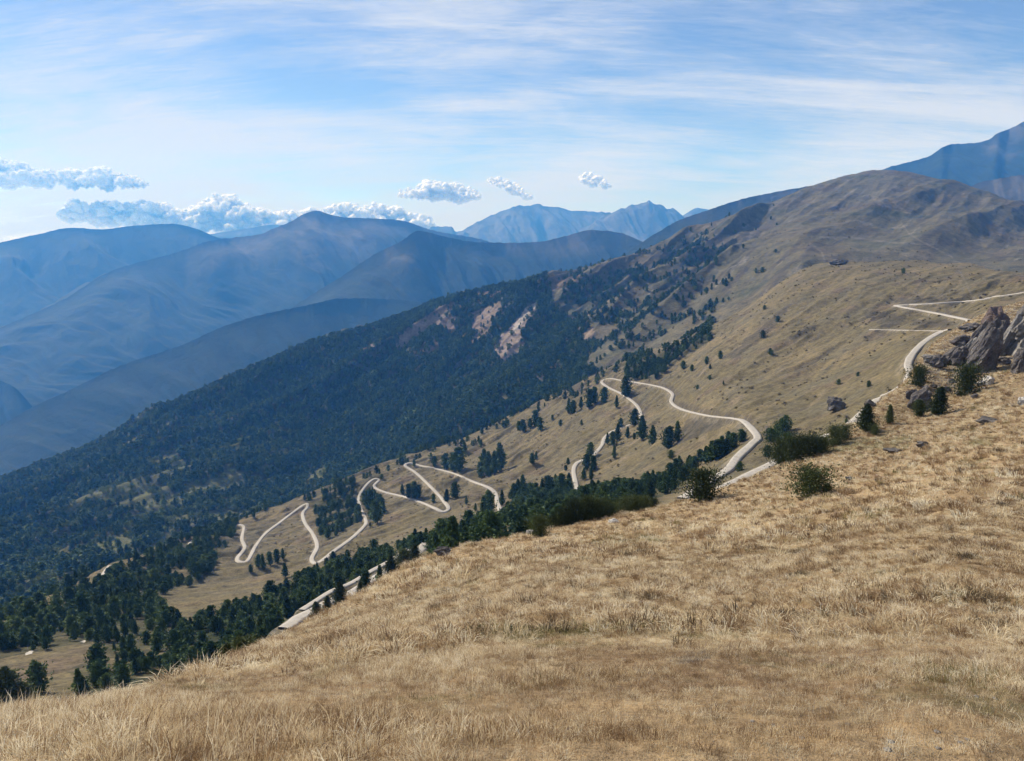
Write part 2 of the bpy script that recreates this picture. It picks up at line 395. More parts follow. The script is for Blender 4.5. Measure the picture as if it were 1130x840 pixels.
forest[(K < 10.02) & (PX < 466)] = 0.
forest[(K >= 9.3) & (K < 10.1) & (PX < 700) & (PX > 474) & (R > 100)] = 1.     # back of the near crest
# open wood thinning out to the right
zone = [(600,315),(700,285),(750,262),(800,255),(815,300),(790,350),(740,372),(690,392),(640,425),(600,440),(655,385),(640,350)]
thin = inpoly(PX, PY, zone) & (K > 13.2)
forest = np.where(thin, np.maximum(forest, sstep(-.12, .38, fbm(X/110, Y/75, 4, .6, seed=151))*np.clip((830-PX)/190, .08, .62)), forest)
for b in ([(343,556),(370,540),(392,530),(397,548),(394,562),(397,576),(372,592),(353,595)], [(398,548),(410,543),(424,556),(420,572),(408,584),(404,566)], [(228,628),(256,604),(258,620),(240,632),(205,652)], [(272,622),(300,606),(318,612),(300,624),(280,632)], [(556,566),(566,548),(585,540),(600,534),(640,530),(640,545),(600,560)]):
    forest = np.where(inpoly(PXn, PYn, b) & (K > 10.3) & (K < 13.1), np.maximum(forest, .75), forest)
fr = sstep(.02, .3, fbm(X/32, Y/32, 4, .6, seed=187))*(K > 12.5)*(K <= 13.1)*(PX > 225)*(PX < 700)
forest = np.maximum(forest, .55*fr)
opn = sstep(.02, .25, fbm(X/110, Y/70, 5, .62, seed=251))*sstep(395, 470, PX)*(1-sstep(375, 425, PY))*(PX < 640)*(K > 14.5)
forest *= 1-.85*opn
P2 = [(687,413),(691,397),(723,392),(751,380),(775,364),(786,356),(782,378),(751,396),(723,419),(691,421)]
forest = np.where(inpoly(PXn, PY, P2) & (K > 11.5), 1., forest)
forest[(PX > 316) & (PX < 476) & (K < 11) & (PY > np.interp(PX, [316,329,348,364,387,408,429,450,462,476], [694,687,678,668,660,647,636,626,616,603])-7)] = 0
for b in MEADOWS: forest = np.where(inpoly(PXn*.6+PX*.4, PYn*.6+PY*.4, b) & (K > 9.9), 0., forest)
# clearings with scrub inside the wood
clear = sstep(.02, .22, fbm(X/120, Y/150, 5, .62, seed=161)-.12+.3*np.exp(-((PX-190)/120)**2-((PY-550)/60)**2))*((PX < 360) & (PY > 455) & (K > 14.8))
forest *= 1-.85*clear
for b in BARE: forest = np.where(poly(b) > 0, .05, forest)
floor_mottle = sstep(.0, .3, fbm(X/70, Y/55, 5, .65, seed=171))  # random mottling of the forest floor colour
lay(FOREST, np.clip(forest*1.2, 0, 1)*(.55+.4*floor_mottle)*((K > 9.5)*1.))
lay(C(.10,.105,.045), clear*.85)
lay(C(.14,.098,.075), opn*.85)
for b in BARE[:1]: lay(C(.23,.18,.16), poly(b, .9)*(K > 14))
for b in BARE[1:]: lay(C(.2,.15,.12), poly(b, .8)*(K > 14))
lay(PALE, inpoly(PXn*.4+PX*.6, PYn*.4+PY*.6, [(566,362),(580,340),(594,331),(592,338),(578,354),(568,368)])*(K > 14)*.5)
for pl in ([(1058,298),(1063,306),(1071,324),(1084,337),(1088,348)], [(994,245),(1003,258),(1016,266),(1034,275),(1051,284)], [(910,288),(907,279),(899,272),(893,268)], [(915,291),(960,284),(1010,281),(1060,290)], [(905,262),(940,262),(985,268),(1030,270)]):
    for (x0, y0), (x1, y1) in zip(pl[:-1], pl[1:]):
        t_ = np.clip(((PX-x0)*(x1-x0)+(PY-y0)*(y1-y0))/((x1-x0)**2+(y1-y0)**2), 0, 1)
        lay(SCREE, (np.hypot(PX-x0-t_*(x1-x0), PY-y0-t_*(y1-y0)) < .9)*(K > 12)*.3)
for b in [[(960,215),(975,219),(984,230),(970,226)], [(942,243),(964,247),(962,250),(944,247)], [(812,268),(836,252),(834,260),(818,272)], [(868,305),(884,288),(888,290),(878,310)], [(984,222),(1000,232),(1010,240),(990,230)]]:
    lay(SCREE*.9, poly(b, .55)*(K > 14)*sstep(-.3, .2, n_mid))
for b in [[(10,672),(18,665),(30,662),(44,664),(36,670),(24,673)], [(88,664),(94,660),(95,664),(90,667)], [(150,656),(158,653),(162,657),(154,660)], [(28,720),(36,718),(36,721),(28,723)], [(184,704),(196,698),(198,701),(186,707)], [(88,708),(95,706),(94,710)]]:
    w_ = inpoly(PX+2*n_mid, PY+2*n_mid, b)*((K > 9.5) & (K < 15.5)); lay(PALE*1.2, w_*.95); forest = np.where(w_ > 0, 0, forest)
# dark heath banks on the near hillside
for b in [[(986,334),(1000,329),(1045,329),(1040,333),(1000,335)], [(955,348),(968,343),(1000,350),(995,358),(970,360)], [(1003,360),(1010,353),(1040,352),(1060,358),(1040,362)], [(876,410),(918,383),(920,386),(882,412)], [(760,462),(805,458),(812,466),(790,474),(745,492),(735,490)], [(870,372),(900,356),(905,358),(876,378)], [(800,395),(840,360),(870,335),(874,338),(850,364),(812,396)], [(600,430),(650,420),(640,432),(605,438)]]:
    lay(C(.06,.052,.042), poly(b, .65)*isM)
for b in [[(735,729),(760,719),(792,716),(786,725),(752,733)]]:
    lay(C(.13,.115,.10), inpoly(PX+6*n_sm, PY+3*n_sm, b)*isF*.8)
for b in [[(334,747),(370,732),(420,728),(400,740),(345,752)], [(905,485),(1010,482),(1000,495),(915,500)], [(640,600),(700,590),(740,595),(690,612)], [(1060,486),(1095,480),(1100,490),(1070,493)]]:
    lay(C(.11,.105,.045), inpoly(PX+10*n_sm, PY+5*n_sm, b)*isF*.7)
for b in [[(640,588),(690,575),(745,572),(730,583),(660,592)], [(620,660),(680,640),(700,650),(650,668)], [(640,668),(690,652),(705,660),(660,674)], [(700,620),(760,600),(800,612),(740,628)]]:
    lay(C(.38,.31,.20), inpoly(PX+14*n_sm, PY+7*n_sm, b)*isF*.55)
# rocky ground round the outcrop
lay(ROCK*.95, isF*inpoly(PXn, PYn, [(1010,412),(1030,384),(1055,366),(1092,346),(1140,330),(1140,400),(1090,420),(1040,432)])*sstep(-.15, .15, n_sm+n_mid)*.75)
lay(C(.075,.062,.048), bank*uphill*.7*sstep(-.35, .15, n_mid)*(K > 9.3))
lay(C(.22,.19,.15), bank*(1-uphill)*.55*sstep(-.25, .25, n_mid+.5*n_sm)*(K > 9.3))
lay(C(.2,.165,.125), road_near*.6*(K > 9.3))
tint *= (1+.22*n_sm*isF)[..., None]
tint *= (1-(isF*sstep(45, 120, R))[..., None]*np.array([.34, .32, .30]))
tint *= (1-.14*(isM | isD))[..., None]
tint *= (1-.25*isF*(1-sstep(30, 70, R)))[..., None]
tint = np.clip(tint, .01, .8)

def grid_quads(r0, r1, nc):
    i = np.arange(r1-r0-1)[:, None]*nc + np.arange(nc-1)[None]
    i = i.ravel(); return np.stack([i, i+1, i+1+nc, i+nc], 1)
def sheet(name, k0, k1, mat, label):
    r0 = int(np.searchsorted(rowK, k0-1e-6)); r1 = int(np.searchsorted(rowK, k1+1e-6))
    co = np.stack([X[r0:r1], Y[r0:r1], Z[r0:r1]], -1)
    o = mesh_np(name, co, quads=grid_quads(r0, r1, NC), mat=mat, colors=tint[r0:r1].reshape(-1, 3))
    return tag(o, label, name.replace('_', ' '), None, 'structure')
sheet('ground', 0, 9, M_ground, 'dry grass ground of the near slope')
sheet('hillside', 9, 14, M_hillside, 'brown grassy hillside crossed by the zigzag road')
sheet('mountain', 14, len(curves)-1, M_mountain, 'wooded ridge rising to the rounded brown summit')

# ------------------------------------------------------------------ far ranges
def mat_hill():
    m = NT('far_hillside'); g = m.geo()
    sep = m.n('ShaderNodeSeparateXYZ', i={0: g})
    n1 = m.noise(.0012, 6, .65, g); n2 = m.noise(.006, 6, .7, g)
    a = m.n('ShaderNodeAttribute', attribute_name='tint').outputs['Color']
    r = m.ramp(n2, [(.38, (.75,)*3), (.5, (1.,)*3), (.62, (1.3,)*3)])
    return m.finish(m.mix(a, r, 1., 'MULTIPLY'), .98, n2, .5, 40)
M_hill = mat_hill()
def hills(name, label, pts, zbase, fr=.62, amp=60, seed=0., shear=0., sp=500., jag=.0015, bare=.25, rows=200, back=.3, grow=1.):
    az, T = px_at([p[0] for p in pts], [p[1] for p in pts]); rr = np.array([p[2] for p in pts], float)
    a0, a1 = az.min(), az.max(); nc = int((a1-a0)/radians(.075))+2; A = np.linspace(a0, a1, nc)
    Tc = interp_smooth(A, az, T); rc = np.exp(interp_smooth(A, az, np.log(rr)))
    jn = jag*fbm(A*160, A*0+seed, 4, .55)
    zc = Tc*rc
    s = np.concatenate([-np.linspace(1, .03, 14)**1.3, np.linspace(0, 1, rows)**1.25])[:, None]
    r = rc*np.where(s < 0, 1-s*back, 1-s*(1-fr))
    prof = np.where(s < 0, (-s)**1.1*.9, np.abs(s)**.88)
    z = zc + (zbase-zc)*prof
    z = z + jn*rc*np.exp(-(s/.05)**2)
    x = r*np.sin(A); y = r*np.cos(A)
    down = (rc-r)
    xs = A*rc - shear*down
    w = sstep(0, .2, np.abs(s))
    rd = ridged(xs/sp + .25*fbm(x/900, y/900, 3, seed=seed), down/(sp*6), 5, .47, seed=seed+3)
    z = z + w*amp*(rd-.2)*grow + w*amp*.10*fbm(x/300, y/300, 4, .5, seed=seed)
    h = np.clip((z-zbase)/(zc.max()-zbase), 0, 1)
    nn = fbm(x/700, y/700, 5, .6, seed=seed+9)
    bw = np.clip(sstep(1-bare-.15, 1-bare+.15, h+.35*nn), 0, 1)
    t = C(.010,.017,.011)*(1-bw[..., None]) + C(.034,.03,.021)*bw[..., None]
    st = sstep(.42, .6, ridged(xs/(sp*.7), down/2600, 4, .6, seed=seed+7)+.25*nn)*bw
    t = t*(1-.6*st[..., None]) + C(.10,.09,.078)*.6*st[..., None]
    i = np.arange(len(s)-1)[:, None]*nc + np.arange(nc-1)[None]; i = i.ravel()
    o = mesh_np(name, np.stack([x, y, z], -1), quads=np.stack([i, i+nc, i+1+nc, i+1], 1), mat=M_hill, colors=t.reshape(-1, 3))
    return tag(o, label, 'hills', None, 'structure')
hills('hills', 'dark wooded spur in front of the blue range', [(-300,640,3800),(0,470,4200),(37,449,4200),(80,429,4250),(132,404,4300),(200,381,4300),(250,359,4300),(286,348,4300),(343,336,4350),(375,329.5,4450),(400,329,4500),(425,330,4500),(470,334,4400),(520,345,4200),(600,370,3900)], -1350, .62, 70, 3.3, .5, 420, .0012, -.5)
hills('hills', 'small dark spur low at the left edge', [(-350,380,5600),(-100,395,5500),(0,420,5300),(14,426,5200),(37,450,5100),(60,475,5000),(90,500,4900),(140,540,4800)], -1500, .8, 60, 5.1, .3, 400, .001, -.5)
hills('hills', 'blue spur with pale gullies right of the peak', [(160,430,5481),(240,395,5394),(343,326,5307),(380,303,5220),(416,279,5220),(440,268,5220),(462,255,5307),(490,261,5394),(523,267,5394),(560,268,5481),(594,267,5481),(623,261,5481),(651,254,5481),(684,257,5481),(703,264,5394),(740,285,5220),(800,320,5046)], -1100, .7, 150, 7.7, .45, 520, .0012, .05)
hills('hills', 'main blue range with the pointed bare peak', [(-200,450,6600),(0,362,6900),(71,330,7000),(121,300,7200),(200,277,7400),(235,265,7500),(262,262,7600),(285,259,7600),(305,251,7600),(320,245,7600),(336,236,7600),(350,232.5,7600),(362,236,7600),(380,240,7600),(410,241,7600),(440,243,7700),(480,255,7800),(530,264,7900),(620,300,8000)], -1300, .66, 200, 11.2, .5, 900, .0012, .22, 260)
hills('hills', 'smooth blue range at the left behind the spur', [(-350,300,9600),(-100,285,9500),(0,268,9400),(40,259,9400),(80,251.5,9400),(110,253,9400),(150,249,9400),(190,247,9400),(215,252,9400),(240,262,9400),(270,270,9400),(330,290,9400)], -1300, .72, 200, 15.4, .35, 900, .0008, -.2)
hills('hills', 'blue ridge descending behind the near mountain', [(600,330,4300),(644,299,4400),(684,283,4500),(723,258,4600),(750,243,4700),(784,231,4700),(826,218,4800),(884,207,4900),(930,200,4900),(1000,215,4900),(1100,260,4900)], -700, .7, 80, 19.5, .4, 480, .0012, .2)
hills('hills', 'high blue mountain on the right edge', [(900,215,6900),(960,193,7000),(980,185,7000),(1026,172,7100),(1040,163,7100),(1051,159,7200),(1075,158,7200),(1091,154,7200),(1101,147,7200),(1115,142,7300),(1130,134,7300),(1180,112,7400),(1250,110,7400),(1450,160,7400)], -500, .72, 130, 23.1, .9, 420, .0012, .1)
hills('hills', 'low blue shoulder below the right mountain', [(1030,240,4600),(1050,222,4700),(1067,208,4800),(1087,200,4800),(1110,196,4800),(1130,193,4800),(1300,180,4800)], -300, .8, 60, 27.8, .2, 400, .0012, .55)
hills('hills', 'pale far range with a broad notched summit', [(440,275,13000),(470,256,13000),(478,250,13000),(492,250,13050),(499,251,13050),(503,256,13050),(523,247,13100),(548,235,13200),(560,231,13200),(573,227,13200),(586,227,13200),(594,224.5,13200),(600,227,13200),(623,230,13200),(632,233,13200),(644,233,13200),(660,234,13200),(671,234,13200),(700,250,13200),(760,262,13200)], -600, .85, 200, 31.2, .3, 800, .002, .8, 150)
hills('hills', 'pale jagged twin peaks above the valley head', [(600,275,12000),(640,258,12050),(655,246,12100),(673,236,12150),(690,229,12150),(698,226,12150),(707,225,12150),(713,223,12150),(716,221,12150),(722,225,12150),(730,226,12150),(737,231,12150),(744,232,12150),(753,238,12150),(770,250,12100),(800,265,12050)], -400, .84, 230, 35.9, .3, 600, .003, .8, 150)
hills('hills', 'small pale peak just right of the twins', [(740,245,13900),(757,236,13900),(769,229.5,13900),(780,231,13900),(800,240,13900),(840,260,13900)], 0, .9, 120, 37.3, .2, 900, .001, .7, 60)
hills('hills', 'faint low hills under the long cloud', [(180,275,14100),(235,258,14100),(262,254,14100),(275,252,14100),(290,249,14100),(303,248,14100),(330,252,14100),(380,262,14100)], -600, .9, 120, 41.3, .2, 1200, .0008, .2, 60)
# floor that closes the view below and between the ranges, out past the horizon
nf = 60; rr_ = np.geomspace(3000, 14700, nf)[:, None]; aa = np.linspace(radians(-58), radians(55), 160)
zf = -1500 + 60*fbm(rr_*np.sin(aa)/1500, rr_*np.cos(aa)/1500, 4)
i = (np.arange(nf-1)[:, None]*160+np.arange(159)[None]).ravel()
o = mesh_np('valley_floor', np.stack([rr_*np.sin(aa), rr_*np.cos(aa), zf], -1), quads=np.stack([i, i+1, i+161, i+160], 1), mat=M_hill, colors=np.tile(C(.06,.07,.04), (nf*160, 1)))
tag(o, 'valley floor far below the ranges', 'valley', None, 'structure')

# ------------------------------------------------------------------ road surfaces
def mat_road():
    m = NT('pale_gravel'); g = m.geo()
    n1 = m.noise(.5, 5, .7, g); n2 = m.noise(4., 4, .7, g)
    c = m.ramp(m.math('MULTIPLY', m.math('ADD', n1, n2), .5), [(.3, (.20,.18,.155)), (.5, (.32,.295,.265)), (.7, (.43,.40,.36))])
    return m.finish(c, .95, n2, .4, .05)
M_road = mat_road()
def mat_stone(name, c0, c1, c2, sc1=.6):
    m = NT(name); g = m.coord()
    n1 = m.noise(sc1, 7, .7, g); n2 = m.noise(sc1*6, 5, .7, g); 
    st = m.noise(sc1*.35, 3, .5, g)
    v = m.math('MULTIPLY', m.math('ADD', m.math('ADD', n1, n2), st), .3333)
    c = m.ramp(v, [(.38, c0), (.5, c1), (.62, c2)])
    return m.finish(c, .93, m.math('ADD', n2, n1), .8, .25)
M_rock = mat_stone('grey_rock', (.045,.04,.042), (.10,.09,.088), (.24,.22,.205), .45)
M_darkrock = mat_stone('dark_rock', (.05,.045,.045), (.11,.10,.095), (.22,.2,.185))
M_palerock = mat_stone('pale_rock', (.25,.23,.21), (.5,.47,.43), (.72,.69,.64))
def ribbon(paths_, name, label, lift):
    co, q = [], []; b = 0
    for P, w in paths_:
        d = np.gradient(P[:, :2], axis=0); d /= np.linalg.norm(d, axis=1)[:, None]+1e-9
        nrm = np.stack([-d[:, 1], d[:, 0]], 1)
        n = len(P); wob = 1+.3*fbm(np.arange(n)*.09, np.arange(n)*0+w, 4)
        prof = [(-.56,-1.2), (-.5,0), (-.25,.04), (0,.06), (.25,.04), (.5,0), (.56,-1.2)]
        for (u, dz) in prof:
            co.append(np.column_stack([P[:, :2]+nrm*(u*w*wob)[:, None], P[:, 2]+lift+dz]))
        m = len(prof)
        for k in range(m-1):
            a = b+k*n+np.arange(n-1); q.append(np.stack([a, a+1, a+1+n, a+n], 1))
        b += n*m
    o = mesh_np(name, np.concatenate(co), quads=np.concatenate(q), mat=M_road)
    return tag(o, label, name, None, 'structure')
ribbon([(P, w) for P, w, t in paths if t == 'road'], 'road', 'pale gravel road winding down the hillside in hairpins', .42)
ribbon([(P, w) for P, w, t in paths if t == 'track'], 'track', 'narrow pale track on the hillside', .05)

# ------------------------------------------------------------------ plants: generators
def leaf_quads(P, D, size, r_):
    """one small bent foliage tuft per point: P centres, D outward directions"""
    n = len(P)
    a = r_.normal(size=(n, 3)); a /= np.linalg.norm(a, axis=1)[:, None]
    u = D*.8 + a*.75; u /= np.linalg.norm(u, axis=1)[:, None]
    b = np.cross(u, r_.normal(size=(n, 3))); b /= np.linalg.norm(b, axis=1)[:, None]+1e-9
    s = (size*r_.uniform(.6, 1.4, n))[:, None]
    v = np.stack([P-u*s*.7, P+b*s*.45, P+u*s*.9, P-b*s*.45], 1).reshape(-1, 3)
    q = np.arange(n*4).reshape(-1, 4); return v, q
def crown_mesh(name, seed, n, leaf, kind, width, base, mat):
    """unit-height crown: whorled limbs carrying tufts, ragged outline"""
    r_ = np.random.default_rng(seed); nb = max(14, int(n**.5*1.1)); P = []; D = []
    lean = r_.normal(0, .03, 2)
    for k in range(nb):
        t = (k+.5)/nb; z0 = base+(1-base)*t
        if kind == 'pine':   rad = width*.5*(1-t)**.62*min(1, .55+t*2.2)
        elif kind == 'oval': rad = width*.5*math.sin(pi*min(1, .13+t*.83))**.6
        else:                rad = width*.5*math.sin(pi*min(1, .28+t*.66))**.5
        rad *= r_.uniform(.5, 1.3) if kind != 'spiky' else r_.uniform(.35, 1.4)
        th0 = k*2.4+r_.uniform(-.5, .5)
        for th in (th0, th0+2.1, th0+4.2):
            rr = rad*r_.uniform(.45, 1.25); m = max(2, int(n/nb/3*r_.uniform(.6, 1.4)))
            f = r_.uniform(.15, 1, m)**.65
            up = r_.uniform(-.2, .12) if kind == 'pine' else r_.uniform(-.12, .28) if kind != 'spiky' else r_.uniform(-.1, .55)
            p = np.stack([np.cos(th)*rr*f, np.sin(th)*rr*f, z0+up*rr*f], 1)
            sp = max(rad*.26, .015); p += r_.normal(0, sp, (m, 3))*np.array([1, 1, .55])
            p[:, :2] += lean*z0
            d = p-np.array([0, 0, z0-.25*width]); d /= np.linalg.norm(d, axis=1)[:, None]+1e-9
            P.append(p); D.append(d)
    P = np.concatenate(P); D = np.concatenate(D)
    P[:, 2] = np.maximum(P[:, 2], .015)
    v, q = leaf_quads(P, D, leaf, r_)
    o = mesh_np(name, v, quads=q, mat=mat, smooth=False, link=False); return o.data
def tube(v, f, pts, rads, seg=6):
    b = len(v)
    for k, (p, r) in enumerate(zip(pts, rads)):
        for s in range(seg):
            a = 2*pi*s/seg; v.append((p[0]+r*math.cos(a), p[1]+r*math.sin(a), p[2]))
    for k in range(len(pts)-1):
        for s in range(seg):
            a = b+k*seg+s; c = b+k*seg+(s+1) % seg; f.append((a, c, c+seg, a+seg))
def trunk_mesh(name, seed, rad, top, mat, limbs=10, width=.4, base=.15):
    r_ = random.Random(seed); v = []; f = []
    tube(v, f, [(0,0,-.06),(0,0,.02),(.004,0,.3*top),(.01,.004,.65*top),(.014,.006,top)], [rad*1.5, rad, rad*.78, rad*.5, rad*.1])
    for k in range(limbs):
        z = base+(top-base)*(k+.5)/limbs; a = k*2.4; L = width*.42*(1-.6*(k/limbs))
        tube(v, f, [(0,0,z), (L*.5*math.cos(a), L*.5*math.sin(a), z+.03), (L*math.cos(a), L*math.sin(a), z+.05)], [rad*.35, rad*.22, rad*.06], 4)
    return mesh_np(name, v, quads=f, mat=mat, link=False).data
def mat_leaf(name, a, b, c):
    m = NT(name); oi = m.n('ShaderNodeObjectInfo'); g = m.coord()
    n1 = m.noise(9., 3, .6, g)
    n2 = m.noise(.011, 4, .65, oi.outputs['Location'])
    f = m.math('ADD', m.math('MULTIPLY', oi.outputs['Random'], .3), m.math('ADD', m.math('MULTIPLY', n1, .35), m.math('MULTIPLY', n2, .4)))
    return m.finish(m.ramp(f, [(.3, a), (.52, b), (.75, c)]), .75, None, transl=.15)
M_pine = mat_leaf('dark_needles', (.018,.034,.013), (.042,.076,.023), (.10,.14,.043))
M_near = mat_leaf('green_needles', (.02,.03,.012), (.05,.066,.022), (.10,.115,.042))
M_leafy = mat_leaf('broad_leaves', (.06,.085,.026), (.115,.145,.045), (.19,.21,.07))
M_bark = mat_stone('bark', (.05,.04,.03), (.11,.085,.065), (.19,.15,.12), 6.)
M_scrub = mat_leaf('brown_scrub', (.05,.04,.022), (.085,.07,.035), (.12,.10,.05))
PINE_HI = [(crown_mesh('crown', 100+i, 7000, .030, 'pine' if i < 2 else 'oval', .56+.06*i, .08, M_near), trunk_mesh('trunk', i, .026, .93, M_bark, 14, .5)) for i in range(4)]
PINE_MID = [(crown_mesh('crown', 200+i, 1500, .058, 'oval' if i % 3 else 'pine', .40+.035*i, .10, M_pine), trunk_mesh('trunk', 20+i, .026, .9, M_bark, 6, .4)) for i in range(6)]
PINE_LOW = [crown_mesh('forest_pine', 300+i, 200, .12, 'oval' if i % 2 else 'pine', .40+.04*i, .05, M_pine) for i in range(6)]
LEAFY_LOW = [crown_mesh('forest_broadleaf', 340+i, 220, .15, 'round', .85+.08*i, .0, M_leafy) for i in range(3)]
SHRUB_HI = [(crown_mesh('crown', 400+i, 5200, .05, 'spiky', 1.45+.2*i, .0, M_near), trunk_mesh('trunk', 40+i, .035, .6, M_bark, 12, 1.2, .02)) for i in range(4)]
SHRUB_MID = [(crown_mesh('crown', 430+i, 1200, .085, 'round', 1.2+.2*i, .0, M_pine), trunk_mesh('trunk', 50+i, .035, .6, M_bark, 5, 1., .02)) for i in range(4)]
protos = {}
def plant(kind, lib, i, p, h, label, cat, group, wide=1.):
    """every plant: an Empty at the foot, with its crown and trunk as parts sharing mesh data"""
    cm, tm = lib[i % len(lib)]
    root = empty(kind, (float(p[0]), float(p[1]), float(p[2])-.02*h), random.uniform(0, 6.28), (h*wide, h*wide, h))
    root.empty_display_size = .2
    for nm, me in (('crown', cm), ('trunk', tm)):
        key = (nm, me.name)
        if key not in protos: o = protos[key] = bpy.data.objects.new(nm, me)
        else: o = protos[key].copy(); o.name = nm
        col.objects.link(o); o.parent = root
    return tag(root, label, cat, group)
def gn_scatter(name, P, rot, scl, var, sources):
    me = bpy.data.meshes.new(name); n = len(P)
    me.vertices.add(n); me.vertices.foreach_set('co', np.asarray(P, np.float32).ravel())
    for nm, ty, arr, key in (('rot', 'FLOAT_VECTOR', rot, 'vector'), ('scl', 'FLOAT_VECTOR', scl, 'vector'), ('var', 'INT', var, 'value')):
        a = me.attributes.new(nm, ty, 'POINT'); a.data.foreach_set(key, np.asarray(arr, np.int32 if ty == 'INT' else np.float32).ravel())
    o = bpy.data.objects.new(name, me); col.objects.link(o)
    ng = bpy.data.node_groups.new(name+'_scatter', 'GeometryNodeTree')
    ng.interface.new_socket('Geometry', in_out='INPUT', socket_type='NodeSocketGeometry'); ng.interface.new_socket('Geometry', in_out='OUTPUT', socket_type='NodeSocketGeometry')
    N = ng.nodes; L = ng.links; gi = N.new('NodeGroupInput'); go = N.new('NodeGroupOutput'); jn = N.new('GeometryNodeJoinGeometry')
    def na(nm, ty):
        x = N.new('GeometryNodeInputNamedAttribute'); x.data_type = ty; x.inputs[0].default_value = nm; return x.outputs['Attribute']
    ar, as_, av = na('rot', 'FLOAT_VECTOR'), na('scl', 'FLOAT_VECTOR'), na('var', 'INT')
    for k, src in enumerate(sources):
        cmp_ = N.new('FunctionNodeCompare'); cmp_.data_type = 'INT'; cmp_.operation = 'EQUAL'; L.new(av, cmp_.inputs[2]); cmp_.inputs[3].default_value = k
        oi = N.new('GeometryNodeObjectInfo'); oi.inputs['Object'].default_value = src
        ip = N.new('GeometryNodeInstanceOnPoints')
        L.new(gi.outputs[0], ip.inputs['Points']); L.new(cmp_.outputs[0], ip.inputs['Selection']); L.new(oi.outputs['Geometry'], ip.inputs['Instance'])
        er = N.new('FunctionNodeEulerToRotation'); L.new(ar, er.inputs[0]); L.new(er.outputs[0], ip.inputs['Rotation']); L.new(as_, ip.inputs['Scale'])
        L.new(ip.outputs[0], jn.inputs[0])
    L.new(jn.outputs[0], go.inputs[0])
    md = o.modifiers.new('scatter', 'NODES'); md.node_group = ng
    return o
def src(name, me): return bpy.data.objects.new(name, me)

def z8(x, y): return 600+x/3.733, 380+y/3.733
def z9(x, y): return 830+x/3.733, 300+y/3.733
def z7(x, y): return 400+x/3.733, 400+y/3.733
def z6(x, y): return 230+x/3.82, 480+y/3.82
ORD = ['leftmost', 'second from left', 'third from left', 'fourth from left', 'fifth from left', 'sixth from left', 'seventh from left', 'eighth from left', 'ninth from left', 'tenth from left', 'eleventh from left', 'twelfth from left', 'thirteenth from left', 'fourteenth from left', 'fifteenth from left', 'sixteenth from left']
npine = 0
def cluster(items, what, where, group, conv=lambda x, y: (x, y), zs=1., kind='pine_tree', cat='tree', r=None, wide=1., kmin=9.3, slim=1., deep=False):
    """items (x, y of the foot, height) in view units; labels ordered from left to right"""
    global npine
    items = sorted(items); n = len(items)
    for k, it in enumerate(items):
        x, y, h = it[:3]; px, py = conv(x, y); hp = h/zs
        rr = it[3] if len(it) > 3 else r
        p = spot_near(px, py) if (rr is not None and (rr > 62 or kmin == 0)) and rr < 255 and not deep else spot(px, py, rr, kmin)
        if p is None: print('lost', where, it); continue
        dist = float(np.hypot(p[0], p[1])); H = hp*dist/FPX*1.15
        lib = {'pine_tree': (PINE_HI if dist < 210 else PINE_MID), 'shrub': (SHRUB_HI if dist < 210 else SHRUB_MID)}[kind]
        o = ORD[k] if k < len(ORD) else None
        if n == 1: lab = f'{what} {where}'
        else: lab = f"{what}, {'rightmost' if k == n-1 else o} {where}"
        if len(lab.split()) > 16: print('LONG', lab)
        plant(kind, lib, random.randint(0, 9), p, H, lab, cat, group if n > 1 else None, wide*slim)
        if kind == 'pine_tree': npine += 1
# on the near slope and its edge
cluster([(775,553,29,88)], 'dark spreading pine bush', 'on the grass beside the middle of the lower road', None, kind='shrub', cat='bush', wide=.8)
cluster([(895,547,24,90)], 'low green pine bush', 'alone on the open grass slope', None, kind='shrub', cat='bush', wide=.95)
cluster([(912,545,9,92)], 'small round brown-green shrub', 'touching the right side of the low pine bush', None, kind='shrub', cat='bush', wide=.6)
cluster([(595,592,20,74)], 'small dark rounded bush', 'on the edge of the grass slope casting a shadow right', None, kind='shrub', cat='bush', wide=.65)
cluster([z9(*a[:2])+a[2:] for a in [(118,792,23,108),(168,782,21,110),(212,772,20,112),(258,758,17,114),(286,748,14,115)]], 'dark dense pine shrub', 'in the row on the slope edge', 'pine shrubs in a row on the slope edge', kind='shrub', cat='bush', wide=.62)
cluster([z9(340,718)+(17,122), z9(378,697)+(13,125)], 'green rounded shrub', 'right of the white rock on the slope edge', 'shrubs by the white rock', kind='shrub', cat='bush', wide=.6)
cluster([z9(470,655)+(25,128)], 'dense dark conifer', 'on the slope edge below the small dark boulder', None, kind='pine_tree', slim=1.25)
cluster([z9(505,672)+(8,127)], 'tiny shrub', 'at the foot of the dense dark conifer', None, kind='shrub', cat='bush', wide=.6)
cluster([z9(566,625)+(17,130)], 'thin sparse young pine', 'between the dense conifer and the two-tone boulder', None, kind='pine_tree', slim=.9)
cluster([z9(762,592)+(25,134)], 'ragged pine with a shadow at its foot', 'on the slope right of the two-tone boulder', None, kind='pine_tree', slim=1.35)
cluster([z9(688,597)+(15,134)], 'small dark young pine', 'close to the left of the ragged pine', None, kind='pine_tree', slim=1.1)
cluster([z9(882,506)+(22,152)], 'spreading pine with open branches', 'in front of the foot of the tall rock pinnacle', None, kind='shrub', cat='tree', wide=.6)
cluster([z9(684,470)+(16,172)], 'dark round bush', 'hiding the bend of the upper road', None, kind='shrub', cat='bush', wide=.62)
cluster([z9(724,318)+(9,262), z9(777,283)+(9,262)], 'small dark bush', 'on the inner verge of the upper road', 'bushes on the road verge', kind='shrub', cat='bush', wide=.6, kmin=0)
